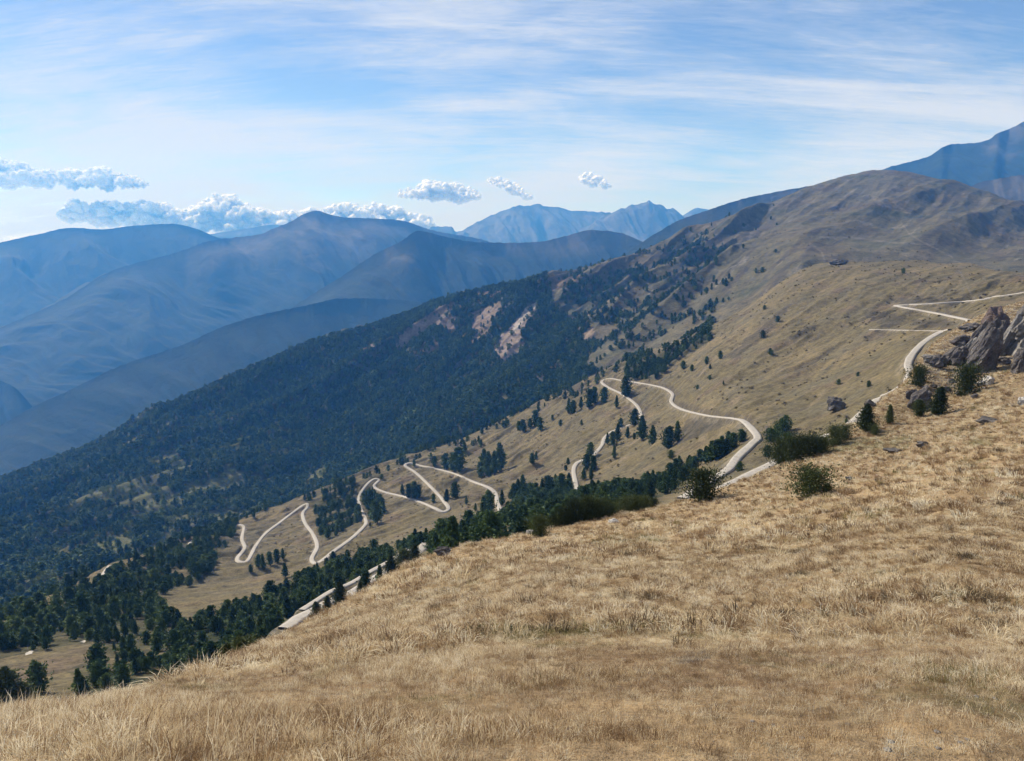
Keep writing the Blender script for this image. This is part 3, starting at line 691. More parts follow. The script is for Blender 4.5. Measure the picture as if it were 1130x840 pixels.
cluster([(610,577,13,82),(622,578,19,80),(634,577,24,80),(648,575,24,82),(660,573,20,84),(672,571,15,84)], 'dark green bushy dwarf pine', 'in the thick clump on the slope edge', 'dwarf pines in the clump on the slope edge', kind='shrub', cat='bush', wide=.62)
cluster([(690,560,14,92),(700,557,15,93),(712,555,13,95),(722,553,9,96)], 'low green dwarf pine', 'in the line right of the thick clump', 'dwarf pines right of the clump', kind='shrub', cat='bush', wide=.75)
cluster([(238,742,36,52),(252,733,42,54),(268,722,40,56),(284,712,36,58),(296,704,24,60)], 'large dark pine', 'rising over the grass edge at the lower left', 'large pines over the grass edge', wide=1.25, deep=True)
cluster([(222,748,20,50),(208,754,16,48)], 'fresh green low bush', 'below the large dark pines at the grass edge', 'green bushes at the grass edge', deep=True, kind='shrub', cat='bush', wide=.7)
# lower left meadow
cluster([(45,764,29,None)], 'single narrow pine', 'standing in the lower left meadow', None, slim=1.1)
cluster([(8,782,36,205),(30,778,22,205)], 'dark broad pine', 'at the left end of the lower left meadow', 'pines at the meadow end', slim=1.5, deep=True)
cluster([(352,700,22,175),(362,690,18,205),(377,684,26,205),(398,672,15,208),(404,664,22,214),(420,655,20,210),(433,650,24,205),(446,640,22,205),(458,630,22,208)], 'dark pine', 'between the grass edge and the pale lower road', 'pines in front of the lower road', slim=1.2, deep=True)
# hillside between the hairpins
cluster([z8(*a[:2])+(a[2]/3.6,) for a in [(102,285,55),(120,287,50),(153,264,42),(185,264,68),(210,247,62),(248,243,58),(300,262,45),(338,217,75)]], 'dark narrow pine', 'in the row hanging below the topmost left bend', 'pines below the topmost left bend', slim=.95)
cluster([z8(*a[:2])+(a[2]/3.6,) for a in [(315,345,36),(345,387,42),(370,337,62),(372,392,24),(405,395,88),(447,414,70),(512,432,82),(550,402,74)]], 'dark pine', 'between the upper road loop and its shortcut', 'pines inside the upper road loop', slim=1.05)
cluster([z8(*a[:2])+(a[2]/3.6,) for a in [(262,412,42),(285,417,52),(303,397,60),(290,470,48),(190,470,60),(178,520,62),(205,520,55),(195,560,50),(165,560,46)]], 'dark pine', 'on the rocky knoll beside the short piece of road', 'pines on the rocky knoll')
cluster([z8(*a[:2])+(a[2]/3.6,) for a in [(645,486,46),(665,488,60),(688,484,74),(708,478,74),(732,464,74),(752,455,60),(775,432,58),(810,402,44),(822,398,32),(762,390,28)]], 'dark pine', 'in the hedge-like row inside the lower right bend', 'pines in the row inside the bend', slim=1.3)
cluster([z8(*a[:2])+(a[2]/3.6,) for a in [(935,400,44),(955,388,44),(975,372,52),(998,356,50)]], 'dark green bush', 'in the slanting patch outside the right bend', 'bushes in the slanting patch', kind='shrub', cat='bush', wide=.7)
cluster([z8(*a[:2])+(a[2]/3.6,) for a in [(922,462,36),(1000,415,40)]], 'dark bush', 'just above the row on the slope edge', 'bushes above the edge row', kind='shrub', cat='bush', wide=.8)
cluster([z8(805,522)+(9,), z8(525,470)+(8,)], 'round grey-green bush', 'beside the upper road loop', 'round bushes by the loop', kind='shrub', cat='bush', wide=.7)
cluster([z7(*a[:2])+(a[2]/3.6,) for a in [(345,442,62),(378,448,70),(398,450,90),(420,372,40),(296,430,40),(500,440,75),(488,475,60),(520,470,92),(545,460,85),(565,448,105)]], 'dark pine', 'on the grass above the long upper hairpin leg', 'pines above the long hairpin leg', slim=1.1)
cluster([z7(*a[:2])+(a[2]/3.6,) for a in [(625,556,52),(640,552,66),(660,540,70),(700,418,40),(715,400,30),(690,270,35),(712,265,60),(734,282,50),(662,285,45),(645,282,36)]], 'dark pine', 'on the open grass right of the hairpins', 'pines right of the hairpins', slim=1.)
cluster([z7(*a[:2])+(a[2]/3.6,) for a in [(165,545,40),(190,560,55),(212,560,62),(232,556,48),(292,580,36),(345,575,48),(382,560,60),(428,586,34),(350,545,20)]], 'dark pine', 'on the steep bank between the two middle hairpin legs', 'pines between the middle hairpin legs')
cluster([z6(*a[:2])+(a[2]/3.7,) for a in [(662,300,60),(680,320,80),(700,350,70),(712,372,90),(735,330,60),(692,250,30)]], 'dark pine', 'inside the bend of the middle hairpin', 'pines inside the middle hairpin')
cluster([z6(*a[:2])+(a[2]/3.7,) for a in [(210,560,50),(232,568,60),(262,550,52),(290,540,52),(315,525,42),(180,580,30),(325,600,56)]], 'dark pine', 'in the dip below the lowest hairpin meadow', 'pines below the hairpin meadow')
cluster([z7(*a[:2])+(a[2]/3.6,) for a in [(740,545,60),(760,540,66),(785,545,52),(822,545,78),(840,530,30),(850,420,22),(838,446,20),(500,625,70),(525,622,85),(575,590,60),(465,612,30)]], 'dark pine', 'along the upper fringe of the edge wood', 'pines on the fringe of the edge wood')
cluster([z9(*a[:2])+(a[2]/3.7,) for a in [(480,474,20),(435,430,14),(355,464,18),(45,272,24),(105,207,20),(78,342,17),(388,622,14),(50,155,14),(622,6,16)]], 'small dark bush', 'dotted over the brown slope left of the upper road', 'bushes on the brown slope', kind='shrub', cat='bush', wide=.6)
cluster([z8(*a[:2])+(a[2]/3.7,) for a in [(632,187,18),(683,147,18),(740,167,15),(670,82,28),(728,62,30),(575,102,30),(610,112,25),(685,102,18),(932,42,22),(155,332,20),(68,337,25),(37,312,20),(100,495,26),(90,520,20)]], 'small dark conifer', 'scattered over the open slope above the road loop', 'conifers above the road loop', slim=1.2)

# ------------------------------------------------------------------ the woods: planted all over the wooded land
dR = np.gradient(R, axis=0); dA = AZ[1]-AZ[0]
area = np.maximum(dR*R*dA, 0)
vis = np.maximum.accumulate(np.nan_to_num(TT[:, :], nan=-9), axis=0); vis = np.vstack([vis[:1], vis[:-1]])
def sample(dens):
    lam = dens*area; cnt = rng.poisson(lam); rr, cc = np.nonzero(cnt); rep = cnt[rr, cc]; rr = np.repeat(rr, rep); cc = np.repeat(cc, rep)
    rr = np.minimum(rr, NR-2); cc = np.minimum(cc, NC-2); u = rng.random(len(rr)); v = rng.random(len(rr))
    def bl(A): return (A[rr, cc]*(1-u)+A[rr+1, cc]*u)*(1-v)+(A[rr, cc+1]*(1-u)+A[rr+1, cc+1]*u)*v
    return np.stack([bl(X), bl(Y), bl(Z)], 1), rr, cc
inK = ((K > 9.3) & (K < 17.2)).astype(float)*(R > 60)
dens = forest*inK*np.where(K < 14, 1/40., 1/34.)
# lone trees on the rocky slopes of the mountain and the open hillside
dens += (K > 14.5)*(K < 16.9)*(PX > 560)*(PX < 860)*(1/650.)*sstep(-.2, .3, fbm(X/90, Y/60, 3, seed=191))*np.clip((880-PX)/200, 0, 1)
dens *= (best_d > best_w*1.5+1.5)
P_, rr_i, cc_i = sample(dens)
h_ = rng.uniform(.55, 1.15, len(P_))*np.where(rowK[rr_i] < 11.6, 6.8, np.where(rowK[rr_i] < 14, 8.5, 10.5))
h_ = np.where(rng.random(len(P_)) < .12, h_*1.35, h_)
Rp = np.hypot(P_[:, 0], P_[:, 1])
# near the slope edge keep the tops at the height the wood shows over the crest
show = (P_[:, 2]+h_)/Rp - vis[rr_i, cc_i]
keep = show > -.03
P_, rr_i, cc_i, h_, Rp, show = [a[keep] for a in (P_, rr_i, cc_i, h_, Rp, show)]
leafy = (clear[rr_i, cc_i] > .25) & (rng.random(len(P_)) < .75) | ((rowK[rr_i] > 14) & (rng.random(len(P_)) < .04+.55*sstep(-.02, .25, fbm(P_[:,0]/130, P_[:,1]/130, 4, .6, seed=261))*sstep(430, 240, PX[rr_i, cc_i])*sstep(430, 500, PY[rr_i, cc_i])))
ppx = PX[rr_i, cc_i]
seen = (show*Rp > .55*h_) & (ppx > 6) & (ppx < 1124) & (PY[rr_i, cc_i] < 835) & ~leafy & (Rp < 900)
size = np.where(seen, h_/Rp, 0); order = np.argsort(-size); nind = max(0, 298-npine); ind = order[:nind]; ind = ind[size[ind] > 0]
def where_of(x, y):
    if x < 110 and y > 700: return 'in the wood round the lower left meadow'
    if x < 200: return 'in the deep wood at the lower left'
    if x < 330: return 'in the wood left of the lower road'
    if x < 480: return 'in the wood above the lower road'
    if x < 620: return 'in the wood along the left part of the slope edge'
    return 'in the wood along the middle of the slope edge'
for i in ind:
    wv = where_of(float(ppx[i]), float(PY[rr_i[i], cc_i[i]]))
    plant('pine_tree', PINE_MID if Rp[i] > 120 else PINE_HI, random.randint(0, 9), P_[i], float(h_[i]), 'dark green pine '+wv, 'tree', 'pines '+wv, 1.15)
rest = np.ones(len(P_), bool); rest[ind] = False
lowv = np.where(leafy, 6+rng.integers(0, 3, len(P_)), rng.integers(0, 6, len(P_)))
midm = (Rp < 900) & ~leafy; lowv = np.where(midm, 9+rng.integers(0, 6, len(P_)), lowv)
hh = np.where(leafy, h_*.6, h_); wd = np.where(leafy, 1.1, np.where(rowK[rr_i] > 14, 1.5, 1.25))*rng.uniform(.8, 1.2, len(P_))
ro = np.zeros((len(P_), 3)); ro[:, 2] = rng.uniform(0, 6.28, len(P_)); ro[:, :2] = rng.normal(0, .03, (len(P_), 2))
scl_ = np.stack([hh*wd, hh*wd, hh], 1)
srcs = [src('forest_pine', m) for m in PINE_LOW]+[src('forest_broadleaf', m) for m in LEAFY_LOW]+[src('forest_pine_crown', m[0]) for m in PINE_MID]
o = gn_scatter('forest', P_[rest], ro[rest], scl_[rest], lowv[rest], srcs)
tag(o, 'dark conifer forest covering the ridge and the fold below the road', 'forest', None, 'stuff')
print('forest', rest.sum(), 'individual pines', npine+len(ind))
# low shrubs and heath tufts on the hillside, too many to count
dens = (K > 10.2)*(K < 13.9)*(1-forest)*(PY < 620)*(1/60.)*sstep(-.05, .35, fbm(X/40, Y/25, 4, .6, seed=201))*(best_d > best_w+2)
dens = dens + (K > 14.5)*(K < 17)*(1-forest)*(1/500.)*sstep(.0, .3, fbm(X/90, Y/60, 4, .6, seed=211))
Ps, a_, b_ = sample(dens); n = len(Ps); ro = np.zeros((n, 3)); ro[:, 2] = rng.uniform(0, 6.28, n)
hs = rng.uniform(.4, 1.25, n)*np.where(np.hypot(Ps[:,0],Ps[:,1]) > 1200, 1.6, 1.); scl_ = np.stack([hs*1.5, hs*1.5, hs], 1)
HEATH = [crown_mesh('heath', 500+i, 120, .2, 'round', 1.4, .0, M_scrub) for i in range(3)]
o = gn_scatter('heath_scrub', Ps, ro, scl_, rng.integers(0, 3, n), [src('heath_tuft', m) for m in HEATH])
tag(o, 'low brown heath scrub speckling the open slopes', 'scrub', None, 'stuff')
print('scrub', n)

# ------------------------------------------------------------------ grass
def mat_grass(name, cols, tr=.42):
    m = NT(name); oi = m.n('ShaderNodeObjectInfo'); g = m.geo()
    n1 = m.noise(.35, 4, .65, g); n2 = m.noise(2.5, 3, .6, g)
    f = m.math('ADD', m.math('MULTIPLY', oi.outputs['Random'], .36), m.math('ADD', m.math('MULTIPLY', n1, .42), m.math('MULTIPLY', n2, .22)))
    return m.finish(m.ramp(f, cols), .7, None, transl=tr)
M_grass = mat_grass('dry_grass', [(.34, (.13,.075,.04)), (.43, (.28,.18,.094)), (.50, (.46,.34,.195)), (.57, (.65,.525,.335)), (.66, (.83,.74,.55))])
M_green = mat_grass('olive_grass', [(.36, (.085,.078,.03)), (.5, (.17,.15,.06)), (.64, (.29,.24,.11))])
M_heath = mat_grass('heath_stems', [(.3, (.05,.035,.022)), (.5, (.11,.08,.05)), (.7, (.2,.15,.09))])
def clump(name, seed, n, h, rad, wd, lean, mat):
    r_ = np.random.default_rng(seed); a = r_.uniform(0, 2*pi, n); d = rad*np.sqrt(r_.random(n))
    b = np.stack([d*np.cos(a), d*np.sin(a), np.full(n, -.02)], 1)
    H = h*r_.uniform(.45, 1.1, n); la = a+r_.normal(0, .7, n); le = lean*r_.uniform(.3, 1.4, n)
    dirn = np.stack([np.cos(la), np.sin(la), 0*la], 1); pa = r_.uniform(0, 2*pi, n); s = np.stack([np.cos(pa), np.sin(pa), 0*pa], 1)*(wd/2)
    up = np.array([0, 0, 1.])
    m1 = b+up*(H*.6)[:, None]+dirn*(H*le*.3)[:, None]; t = b+up*(H*(1-.25*le))[:, None]+dirn*(H*le)[:, None]
    v = np.stack([b-s, b+s, m1+s*.8, m1-s*.8, t], 1).reshape(-1, 3)
    k = np.arange(n)*5; q = np.stack([k, k+1, k+2, k+3], 1); tr_ = np.stack([k+3, k+2, k+4], 1)
    return mesh_np(name, v, quads=q, tris=tr_, mat=mat, smooth=False, link=False).data
A_ = [clump('grass_clump', 600+i, 40, .062, .07, .0022, 1.2, M_grass) for i in range(4)] + [clump('grass_clump', 610, 5, .19, .06, .0022, .5, M_grass), clump('grass_clump', 611, 26, .055, .07, .003, .9, M_green)]
B_ = [clump('grass_tuft', 620+i, 50, .12, .12, .0065, 1.3, M_grass) for i in range(4)] + [clump('grass_tuft', 630, 34, .07, .13, .007, 1., M_green), clump('grass_tuft', 631, 44, .15, .11, .008, 1., M_heath)]
C_ = [clump('grass_tuft', 640+i, 50, .26, .26, .019, 1.2, M_grass) for i in range(4)] + [clump('grass_tuft', 650, 44, .18, .24, .019, .9, M_green), clump('grass_tuft', 651, 50, .24, .22, .018, 1., M_heath)]
lush = sstep(-.15, .35, fbm(X/2.5, Y/1.8, 4, .6, seed=221)); oli = sstep(.12, .42, fbm(X/5, Y/4.5, 5, .62, seed=81)); dk = sstep(.22, .5, fbm(X/1.6, Y/1.1, 4, .6, seed=231))
tallw = sstep(700, 250, PX)
def grass(name, label, r0, r1, per, libm, smin, smax):
    w_ = (K < 9.02)*sstep(r0*.72, r0*1.12, R)*(1-sstep(r1*.8, r1*1.25, R))*per*(.45+.75*lush)
    w_ = w_*(np.abs(AZ) < radians(44))
    P, a, b = sample(w_); n = len(P)
    ro = np.zeros((n, 3)); ro[:, 2] = rng.uniform(0, 6.28, n); ro[:, 0] = rng.normal(.0, .12, n); ro[:, 1] = rng.normal(.12, .12, n)
    s = (smin+(smax+.35-smin)*rng.random(n)**2)*(.65+.6*lush[a, b]); v = rng.integers(0, 4, n)
    u = rng.random(n); v = np.where(u < .03+.12*tallw[a, b], 4, v) if libm is A_ else v; s = s*(.78-.1*tallw[a, b]) if libm is A_ else s
    g = rng.random(n); v = np.where(g < oli[a, b]*.7, 5 if libm is A_ else 4, v)
    if libm is not A_: v = np.where(rng.random(n) < dk[a, b]*.85+.03, 5, v)
    o = gn_scatter(name, P, ro, np.stack([s, s, s*rng.uniform(.75, 1.25, n)], 1), v, [src('tuft', m) for m in libm])
    print(name, n)
    return tag(o, label, 'grass', None, 'stuff')
grass('grass', 'tall dry straw grass at the bottom of the view', 1.2, 10., 800, A_, .7, 1.25)
grass('grass', 'tufted dry grass on the near slope', 9.5, 34, 85, B_, .7, 1.25)
grass('grass', 'tussocks of brown grass on the farther near slope', 34, 330, 5., C_, .7, 1.3)

# ------------------------------------------------------------------ rocks
def rock_mesh(name, seed, dims, mat, lean=(0, 0), cuts=16, sub=5, fissure=0., taper=0.):
    """cut and fractured stone standing on z = 0, dims = width, depth, height"""
    r_ = np.random.default_rng(seed)
    bm_ = bpy.data.meshes.new(name); import bmesh
    b = bmesh.new(); bmesh.ops.create_icosphere(b, subdivisions=sub, radius=1.); b.to_mesh(bm_); b.free()
    n = len(bm_.vertices); co = np.empty(n*3, np.float32); bm_.vertices.foreach_get('co', co); co = co.reshape(-1, 3).astype(float)
    tall = dims[2]/max(dims[0], .01)
    for k in range(cuts):
        d = r_.normal(size=3); d[2] *= .35 if tall > 1.3 else .8; d /= np.linalg.norm(d); lim = r_.uniform(.52, .85)
        ex = co@d-lim; co -= np.maximum(ex, 0)[:, None]*d*.93
    f = fbm(co[:, 0]*2+seed, co[:, 2]*2+co[:, 1]*1.3, 4, .6, seed=seed)
    f2 = ridged(co[:, 0]*1.5+co[:, 1]*.9-co[:, 2]*.35+seed, co[:, 2]*(.55 if tall > 1.3 else 1.2)+co[:, 1]*.6, 5, .5, seed=seed+1)
    f3 = np.floor(perlin(co[:, 0]*2.2+seed, co[:, 2]*1.6+co[:, 1]*1.9)*5)/5
    nr = co/np.linalg.norm(co, axis=1)[:, None]
    co += nr*(.16*f+.20*f3+(.13+fissure*1.4)*(f2-.3))[:, None]
    z = (co[:, 2]-co[:, 2].min())/(np.ptp(co[:, 2]))
    co[:, :2] *= (1-taper*z)[:, None]
    co[:, 0] *= dims[0]/np.ptp(co[:, 0]); co[:, 1] *= dims[1]/np.ptp(co[:, 1]); co[:, 2] = z*dims[2]*1.12-dims[2]*.12
    co[:, 0] += lean[0]*z*dims[2]; co[:, 1] += lean[1]*z*dims[2]
    bm_.vertices.foreach_set('co', co.astype(np.float32).ravel()); bm_.polygons.foreach_set('use_smooth', np.zeros(len(bm_.polygons), bool)); bm_.materials.append(mat)
    return bm_
M_greyrock = mat_stone('pale_grey_rock', (.08,.073,.07), (.18,.167,.157), (.36,.34,.315), .45)
M_redrock = mat_stone('red_brown_rock', (.06,.045,.045), (.12,.09,.085), (.2,.16,.15), .45)
rseed = 900
def rock(name, base, hp, wp, label, cat='rock', mat=None, r=None, lean=0., depth=.8, group=None, kmin=0., **kw):
    global rseed; rseed += 1
    p = spot_near(*base) if kmin == 0 else spot(base[0], base[1], None, kmin); dist = float(np.hypot(p[0], p[1])); s = dist/FPX*(.93 if 1000 < base[0] and base[1] < 415 else 1)
    if 1020 < base[0] and base[1] < 412: wp *= 1.3
    me = rock_mesh(name, rseed, (wp*s, wp*s*depth, hp*s), mat or M_rock, (lean, 0), **kw)
    o = bpy.data.objects.new(name, me); col.objects.link(o); o.location = p-np.array([0, 0, .02*hp*s]); o.rotation_euler = (0, 0, -math.atan2(p[0], p[1]))
    return tag(o, label, cat, group)
rock('rock_pinnacle', (1079,410), 57, 22, 'tall grey rock pinnacle leaning right, dark cleft at its right side', lean=.25, depth=.9, taper=.5, fissure=.1)
rock('rock_pinnacle', (1067,400), 42, 11, 'narrow grey crag close to the left of the tallest pinnacle', lean=.4, taper=.5, fissure=.1)
rock('rock_slab', (1059,399), 27, 11, 'pale streaked crag left of the narrow crag', lean=.45, taper=.45, fissure=.12, mat=M_greyrock)
rock('rock_slab', (1050,403), 22, 12, 'jagged grey crag in the middle of the low rock ridge', lean=.4, taper=.5, fissure=.12)
rock('rock_slab', (1041,401), 20, 11, 'sharp leaning crag left of the middle of the rock ridge', lean=.5, taper=.6, fissure=.12)
rock('rock_slab', (1033,406), 15, 14, 'low broken grey crag at the left end of the rock ridge', lean=.3, taper=.3, fissure=.12)
rock('rock_slab', (1024,400), 9, 12, 'small pale rock hump beside the upper road bend', lean=.2, mat=M_greyrock)
rock('rock_slab', (1056,383), 14, 14, 'grey crag showing above the low rock ridge', lean=.4, fissure=.12, taper=.4)
rock('rock_slab', (1068,366), 10, 16, 'flat crag highest on the skyline left of the pinnacle', lean=.4, fissure=.12, taper=.3)
rock('rock_pinnacle', (1073,384), 30, 12, 'dark notched crag behind the shoulder of the tallest pinnacle', lean=.35, fissure=.12, taper=.5)
rock('rock_pinnacle', (1100,393), 48, 10, 'thin pale rock fin right of the dark cleft', lean=.35, taper=.5, fissure=.06, mat=M_greyrock)
rock('rock_pinnacle', (1096,372), 32, 20, 'reddish dark rock wall behind the dark cleft', mat=M_redrock, lean=.1, fissure=.06)
rock('layered_rock', (1118,392), 62, 30, 'largest layered pale grey rock at the right edge', lean=.4, depth=.7, taper=.5, fissure=.14, cuts=22, mat=M_greyrock)
rock('layered_rock', (1132,378), 62, 30, 'pale rock shoulder cut by the right edge, behind the layered rock', lean=.2, depth=.7, taper=.4, fissure=.14, cuts=22)
rock('rock_slab', (1108,392), 24, 13, 'low grey rib between the thin fin and the layered rock', lean=.5, depth=.7, taper=.5, fissure=.14)
rock('rock_slab', (1126,411), 27, 14, 'dark split rock at the foot of the layered rock', lean=.1, fissure=.12, taper=.4)
rock('rock_slab', (1104,403), 9, 12, 'low grey slab below the thin rock fin', lean=.1)
rock('boulder', (922,453), 15, 19, 'single dark grey boulder on the open brown slope', cat='boulder', mat=M_darkrock, lean=-.1, kmin=9.3)
rock('boulder', z9(490,548), 12, 12, 'small dark boulder on the verge where the road reappears', cat='boulder', mat=M_darkrock, r=138)
rock('boulder', z9(675,570), 27, 22, 'two-tone boulder with a pale slanting left side', cat='boulder', r=148, lean=.3, taper=.2)
rock('boulder', z9(655,530), 12, 12, 'rounded rock on the left shoulder of the two-tone boulder', cat='boulder', r=152)
rock('white_rock', z9(962,470), 10, 14, 'whitish rock right of the spreading pine', mat=M_palerock, r=165, lean=.3)
rock('white_rock', z9(312,712), 7, 12, 'long white rock between the shrubs on the slope edge', mat=M_palerock, r=120, lean=.3)
rock('white_rock', z9(182,765), 4, 8, 'small white rock in the row of pine shrubs', mat=M_palerock, r=106)
rock('white_rock', z9(445,625), 5, 8, 'white rock at the left foot of the dense dark conifer', mat=M_palerock, r=126)
rock('white_rock', (1127,447), 8, 8, 'white rock on the grass at the right edge', mat=M_palerock, r=140)
rock('flat_rock', z9(975,622), 6, 24, 'flat dark rock low on the grass below the crags', mat=M_darkrock, r=112)
rock('flat_rock', z9(582,745), 5, 18, 'flat dark rock with green turf above it', mat=M_darkrock, r=96)
rock('flat_rock', z9(705,722), 6, 14, 'dark low rock right of the green patch', mat=M_darkrock, r=100)
rock('flat_rock', (938,530), 4, 10, 'dark rock half sunk in the grass right of the low pine bush', mat=M_darkrock, r=92)
rock('boulder', (488,612), 11, 22, 'dark split rock on the left edge of the grass slope', cat='boulder', r=66, lean=.2)
rock('white_rock', (586,589), 6, 10, 'pale rock left of the small rounded bush', mat=M_palerock, r=76)
rock('white_rock', (677,577), 5, 13, 'pale ledge right of the thick dwarf pine clump', mat=M_palerock, r=82)
rock('outcrop', (924,292.3), 6, 18, 'low dark flat-topped bank on top of the brown hump', cat='outcrop', mat=M_darkrock, kmin=12., depth=.5)
for k, (x, y) in enumerate([(1045,432),(1058,437),(1035,440),(1068,430),(1022,448),(1075,440),(1050,423),(1030,428)]):
    rock('stone', (x, y), 5, 7, 'small grey stone on the turf below the low rock ridge', cat='stone', r=152, group='stones below the rock ridge', sub=3)
for k, (x, y, s) in enumerate([(831,797,4),(853,801,4),(1034,809,5),(1035,827,5),(1060,820,4),(1067,817,4),(1078,770,4),(1098,772,4),(984,820,5),(935,800,4),(980,829,6),(885,815,5)]):
    rock('stone', (x, y), s*.6, s*1.5, 'small pale stone lying in the grass at the lower right', cat='stone', mat=M_greyrock, group='pale stones in the grass', sub=3)

# ------------------------------------------------------------------ cumulus clouds beyond the ranges
mc = NT('cloud_vapour')
dfc = mc.n('ShaderNodeBsdfDiffuse', i={'Color': (.98,.98,.98,1)}); trc = mc.n('ShaderNodeBsdfTranslucent', i={'Color': (.98,.98,.98,1)})
mxc = mc.n('ShaderNodeMixShader', i={0: .22}); mc.l(dfc.outputs[0], mxc.inputs[1]); mc.l(trc.outputs[0], mxc.inputs[2])
tpc = mc.n('ShaderNodeBsdfTransparent'); ac = mc.n('ShaderNodeAttribute', attribute_name='tint').outputs['Color']
gc = mc.geo(); wisp = mc.ramp(mc.noise(.006, 5, .7, gc), [(.36, (0,)*3), (.62, (1.7,)*3)])
acl = mc.mix(ac, wisp, mc.math('SUBTRACT', 1., ac), 'MULTIPLY')
mx2 = mc.n('ShaderNodeMixShader', i={0: acl}); mc.l(tpc.outputs[0], mx2.inputs[1]); mc.l(mxc.outputs[0], mx2.inputs[2]); mc.l(mx2.outputs[0], mc.out.inputs[0])
import bmesh
b = bmesh.new(); bmesh.ops.create_icosphere(b, subdivisions=2, radius=1.); icv = np.array([v.co for v in b.verts]); icf = np.array([[v.index for v in f.verts] for f in b.faces]); b.free()
def cloud(x0, x1, base, tops, n, label, dist=18500., seed=0):
    r_ = np.random.default_rng(seed); V = []; F = []; nv = 0
    for k in range(n):
        px = r_.uniform(x0, x1); top = float(np.interp(px, [a for a, _ in tops], [c for _, c in tops]))
        bs = base[0]+(base[1]-base[0])*(px-x0)/(x1-x0); th = max(bs-top, .5)
        f = r_.random()**1.1; py = bs-th*f*.9
        rad = min(th, 24)*(.09+.22*r_.random()**2)*(1.15-.6*f)+.35
        dd = dist+r_.normal(0, 500); az, T = px_at(px, py+rad*.4); s = dd/FPX
        V.append(icv*rad*s*np.array([1.3, 1.3, .9])+np.array([dd*math.sin(az), dd*math.cos(az), dd*T])); F.append(icf+nv); nv += len(icv)
    tmp = mesh_np('cloud_blank', np.concatenate(V), tris=np.concatenate(F))
    md = tmp.modifiers.new('r', 'REMESH'); md.mode = 'VOXEL'; md.voxel_size = 20.
    ms = tmp.modifiers.new('s', 'SMOOTH'); ms.factor = .5; ms.iterations = 3
    dg = bpy.context.evaluated_depsgraph_get(); me = bpy.data.meshes.new_from_object(tmp.evaluated_get(dg)); bpy.data.objects.remove(tmp)
    nv = len(me.vertices); co = np.empty(nv*3, np.float32); me.vertices.foreach_get('co', co); co = co.reshape(-1, 3).astype(float)
    no = np.empty(nv*3, np.float32); me.vertices.foreach_get('normal', no); no = no.reshape(-1, 3)
    q = co[:, 0]*.8+co[:, 1]*.35; zq = co[:, 2]
    d = 50*perlin(q/260., zq/200.)+34*(.4-np.abs(perlin(q/100.+7, zq/90.))*2)+14*perlin(q/44., zq/40.)
    co += no*d[:, None]
    fl = np.empty(len(me.loops), np.int32); me.loops.foreach_get('vertex_index', fl); F4 = fl.reshape(-1, 4)
    V = []; F = []; A = []
    for q_, (off, al) in enumerate(((0, 1.), (16, .5), (34, .22))):
        V.append(co+no*off); F.append(F4+q_*nv); A.append(np.full((nv, 3), al))
    bpy.data.meshes.remove(me)
    o = mesh_np('cloud', np.concatenate(V), quads=np.concatenate(F), mat=mc.m, colors=np.concatenate(A))
    return tag(o, label, 'cloud', 'low cumulus clouds', None)
cloud(-60,70,(197,201),[(-60,176),(0,172),(20,177),(45,188),(52,184),(70,193)],260,'white cumulus cut by the left edge of the view',seed=1)
cloud(68,164,(200,204),[(68,190),(80,183),(90,188),(110,182),(125,188),(140,191),(164,202)],260,'long flat cumulus above the left end of the cloud bank',seed=2)
cloud(66,475,(238,264),[(66,234),(80,220),(95,226),(115,218),(135,226),(160,220),(200,228),(228,222),(236,211),(258,214),(270,224),(300,232),(330,232),(380,224),(410,219),(440,226),(475,238)],1500,'long white cumulus bank lying on the left range',seed=3)
cloud(442,528,(215,218),[(442,210),(460,206),(470,199),(490,201),(505,200),(520,207),(528,212)],260,'flat-based white cumulus right of the pointed peak',seed=4)
cloud(540,586,(201,220),[(540,196),(552,196),(565,201),(575,206),(586,216)],110,'small ragged cumulus above the broad far range',seed=5)
cloud(641,674,(199,207),[(641,194),(652,190),(660,193),(674,203)],70,'smallest torn cloud above the twin peaks',seed=6)


# ------------------------------------------------------------------ haze
def box(name, lo, hi, mat):
    v = [(x, y, z) for z in (lo[2], hi[2]) for y in (lo[1], hi[1]) for x in (lo[0], hi[0])]
    q = [(0,2,3,1),(4,5,7,6),(0,1,5,4),(2,6,7,3),(0,4,6,2),(1,3,7,5)]
    return mesh_np(name, v, quads=q, mat=mat, smooth=False)
mh = NT('haze_air')
pv = mh.n('ShaderNodeVolumePrincipled', i={'Color': (.085,.36,1.,1), 'Density': 8.3e-5, 'Anisotropy': .15, 'Absorption Color': (1,1,1,1)})
mh.l(pv.outputs[0], mh.out.inputs['Volume'])
hz = box('haze', (-14900,-3000,-1800), (14900,14900,1450), mh.m); tag(hz, 'blue air between the viewer and the far ranges', 'haze', None, 'stuff')
hz.display_type = 'BOUNDS'

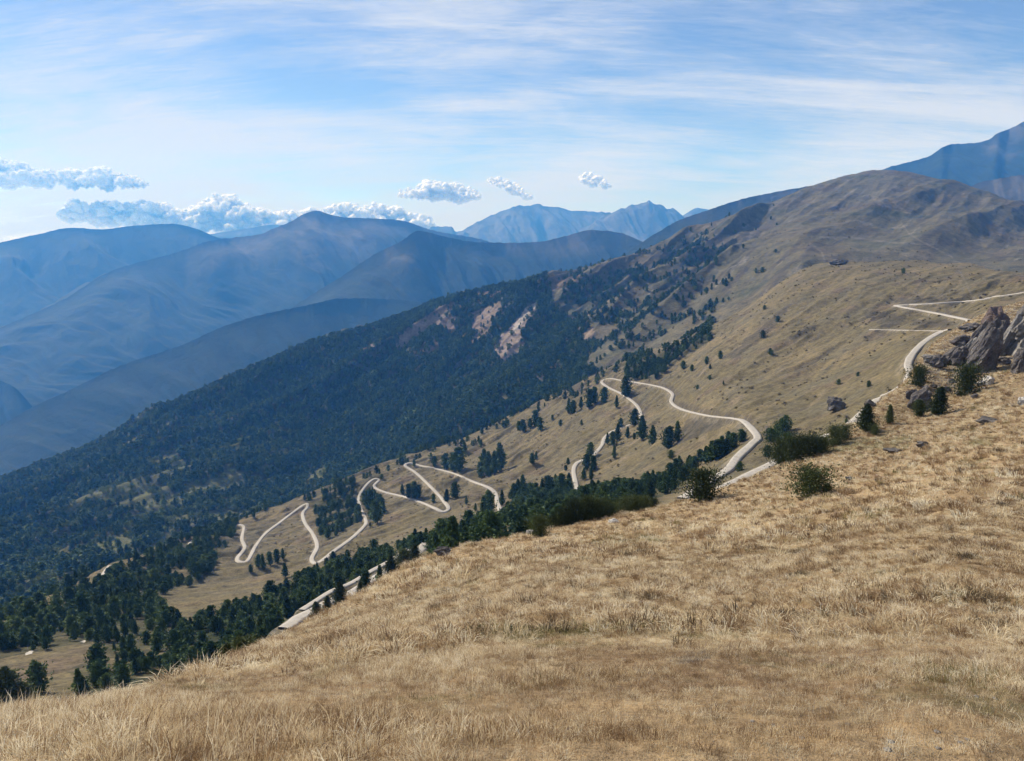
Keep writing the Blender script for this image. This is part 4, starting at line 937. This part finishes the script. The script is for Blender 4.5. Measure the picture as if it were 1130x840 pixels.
# ------------------------------------------------------------------ sun and sky
SUN_AZ, SUN_EL = radians(-52), radians(40)
sun = bpy.data.lights.new('sun', 'SUN'); sun.energy = 5.0; sun.angle = radians(.53); sun.color = (1., .95, .87)
so = bpy.data.objects.new('sun', sun); col.objects.link(so)
from mathutils import Vector
sd = Vector((math.sin(SUN_AZ)*math.cos(SUN_EL), math.cos(SUN_AZ)*math.cos(SUN_EL), math.sin(SUN_EL)))
so.rotation_euler = sd.to_track_quat('Z', 'Y').to_euler(); so.location = (0, 0, 100)
w = bpy.data.worlds.new('World'); sc.world = w; w.use_nodes = True; nt = w.node_tree; nt.nodes.clear()
class WN(NT):
    def __init__(s): s.t = nt
wn = WN()
sky = wn.n('ShaderNodeTexSky', sky_type='NISHITA', sun_disc=False, sun_elevation=SUN_EL, sun_rotation=SUN_AZ, altitude=2000, air_density=1.0, dust_density=.3, ozone_density=4)
tc = wn.n('ShaderNodeTexCoord').outputs['Generated']
sep = wn.n('ShaderNodeSeparateXYZ', i={0: tc})
zz = wn.math('ADD', wn.math('MAXIMUM', sep.outputs[2], 0.), .22)
uu = wn.math('DIVIDE', sep.outputs[0], zz); vv = wn.math('DIVIDE', sep.outputs[1], zz)
cb = wn.n('ShaderNodeCombineXYZ', i={0: uu, 1: vv, 2: 0.})
mp = wn.n('ShaderNodeMapping', i={'Vector': cb.outputs[0], 'Rotation': (0, 0, radians(30)), 'Scale': (.75, 2.6, 1)})
c1 = wn.noise(1.1, 8, .62, mp.outputs[0], 1.2)
mp2 = wn.n('ShaderNodeMapping', i={'Vector': cb.outputs[0], 'Rotation': (0, 0, radians(-14)), 'Scale': (.9, 4.6, 1), 'Location': (3.1, 1.7, 0)})
c2 = wn.noise(1.6, 9, .68, mp2.outputs[0], .8)
big = wn.noise(.9, 3, .5, cb.outputs[0])
cf = wn.math('ADD', wn.math('MULTIPLY', c1, .65), wn.math('MULTIPLY', c2, .35))
cf = wn.math('ADD', cf, wn.math('MULTIPLY', wn.math('SUBTRACT', big, .5), .85))
cf = wn.math('ADD', cf, wn.math('MULTIPLY', wn.math('MAXIMUM', wn.math('SUBTRACT', .24, sep.outputs[2]), 0.), .42))
fine = wn.noise(9., 6, .7, mp2.outputs[0], 1.5)
cf = wn.math('ADD', cf, wn.math('MULTIPLY', wn.math('SUBTRACT', fine, .5), .24))
cr = wn.ramp(cf, [(.36, (.06,)*3), (.46, (.30,)*3), (.55, (.62,)*3), (.66, (1.,)*3)])
bg = wn.n('ShaderNodeBackground', i={'Strength': .078})
wn.l(wn.mix(sky.outputs[0], (.97,.96,1.03), 1., 'MULTIPLY'), bg.inputs['Color'])
bg2 = wn.n('ShaderNodeBackground', i={'Strength': .56, 'Color': (.85, .90, 1., 1)})
mx = wn.n('ShaderNodeMixShader', i={0: cr}); wn.l(bg.outputs[0], mx.inputs[1]); wn.l(bg2.outputs[0], mx.inputs[2])
wo = wn.n('ShaderNodeOutputWorld'); wn.l(mx.outputs[0], wo.inputs[0])

sc.view_settings.view_transform = 'Standard'; sc.view_settings.look = 'None'; sc.view_settings.gamma = 1; sc.view_settings.exposure = .5
sc.render.engine = 'CYCLES'
cy = sc.cycles
cy.use_denoising = True; cy.max_bounces = 5; cy.diffuse_bounces = 2; cy.glossy_bounces = 1; cy.transmission_bounces = 2; cy.volume_bounces = 2; cy.transparent_max_bounces = 12
cy.use_adaptive_sampling = True; cy.adaptive_threshold = .01
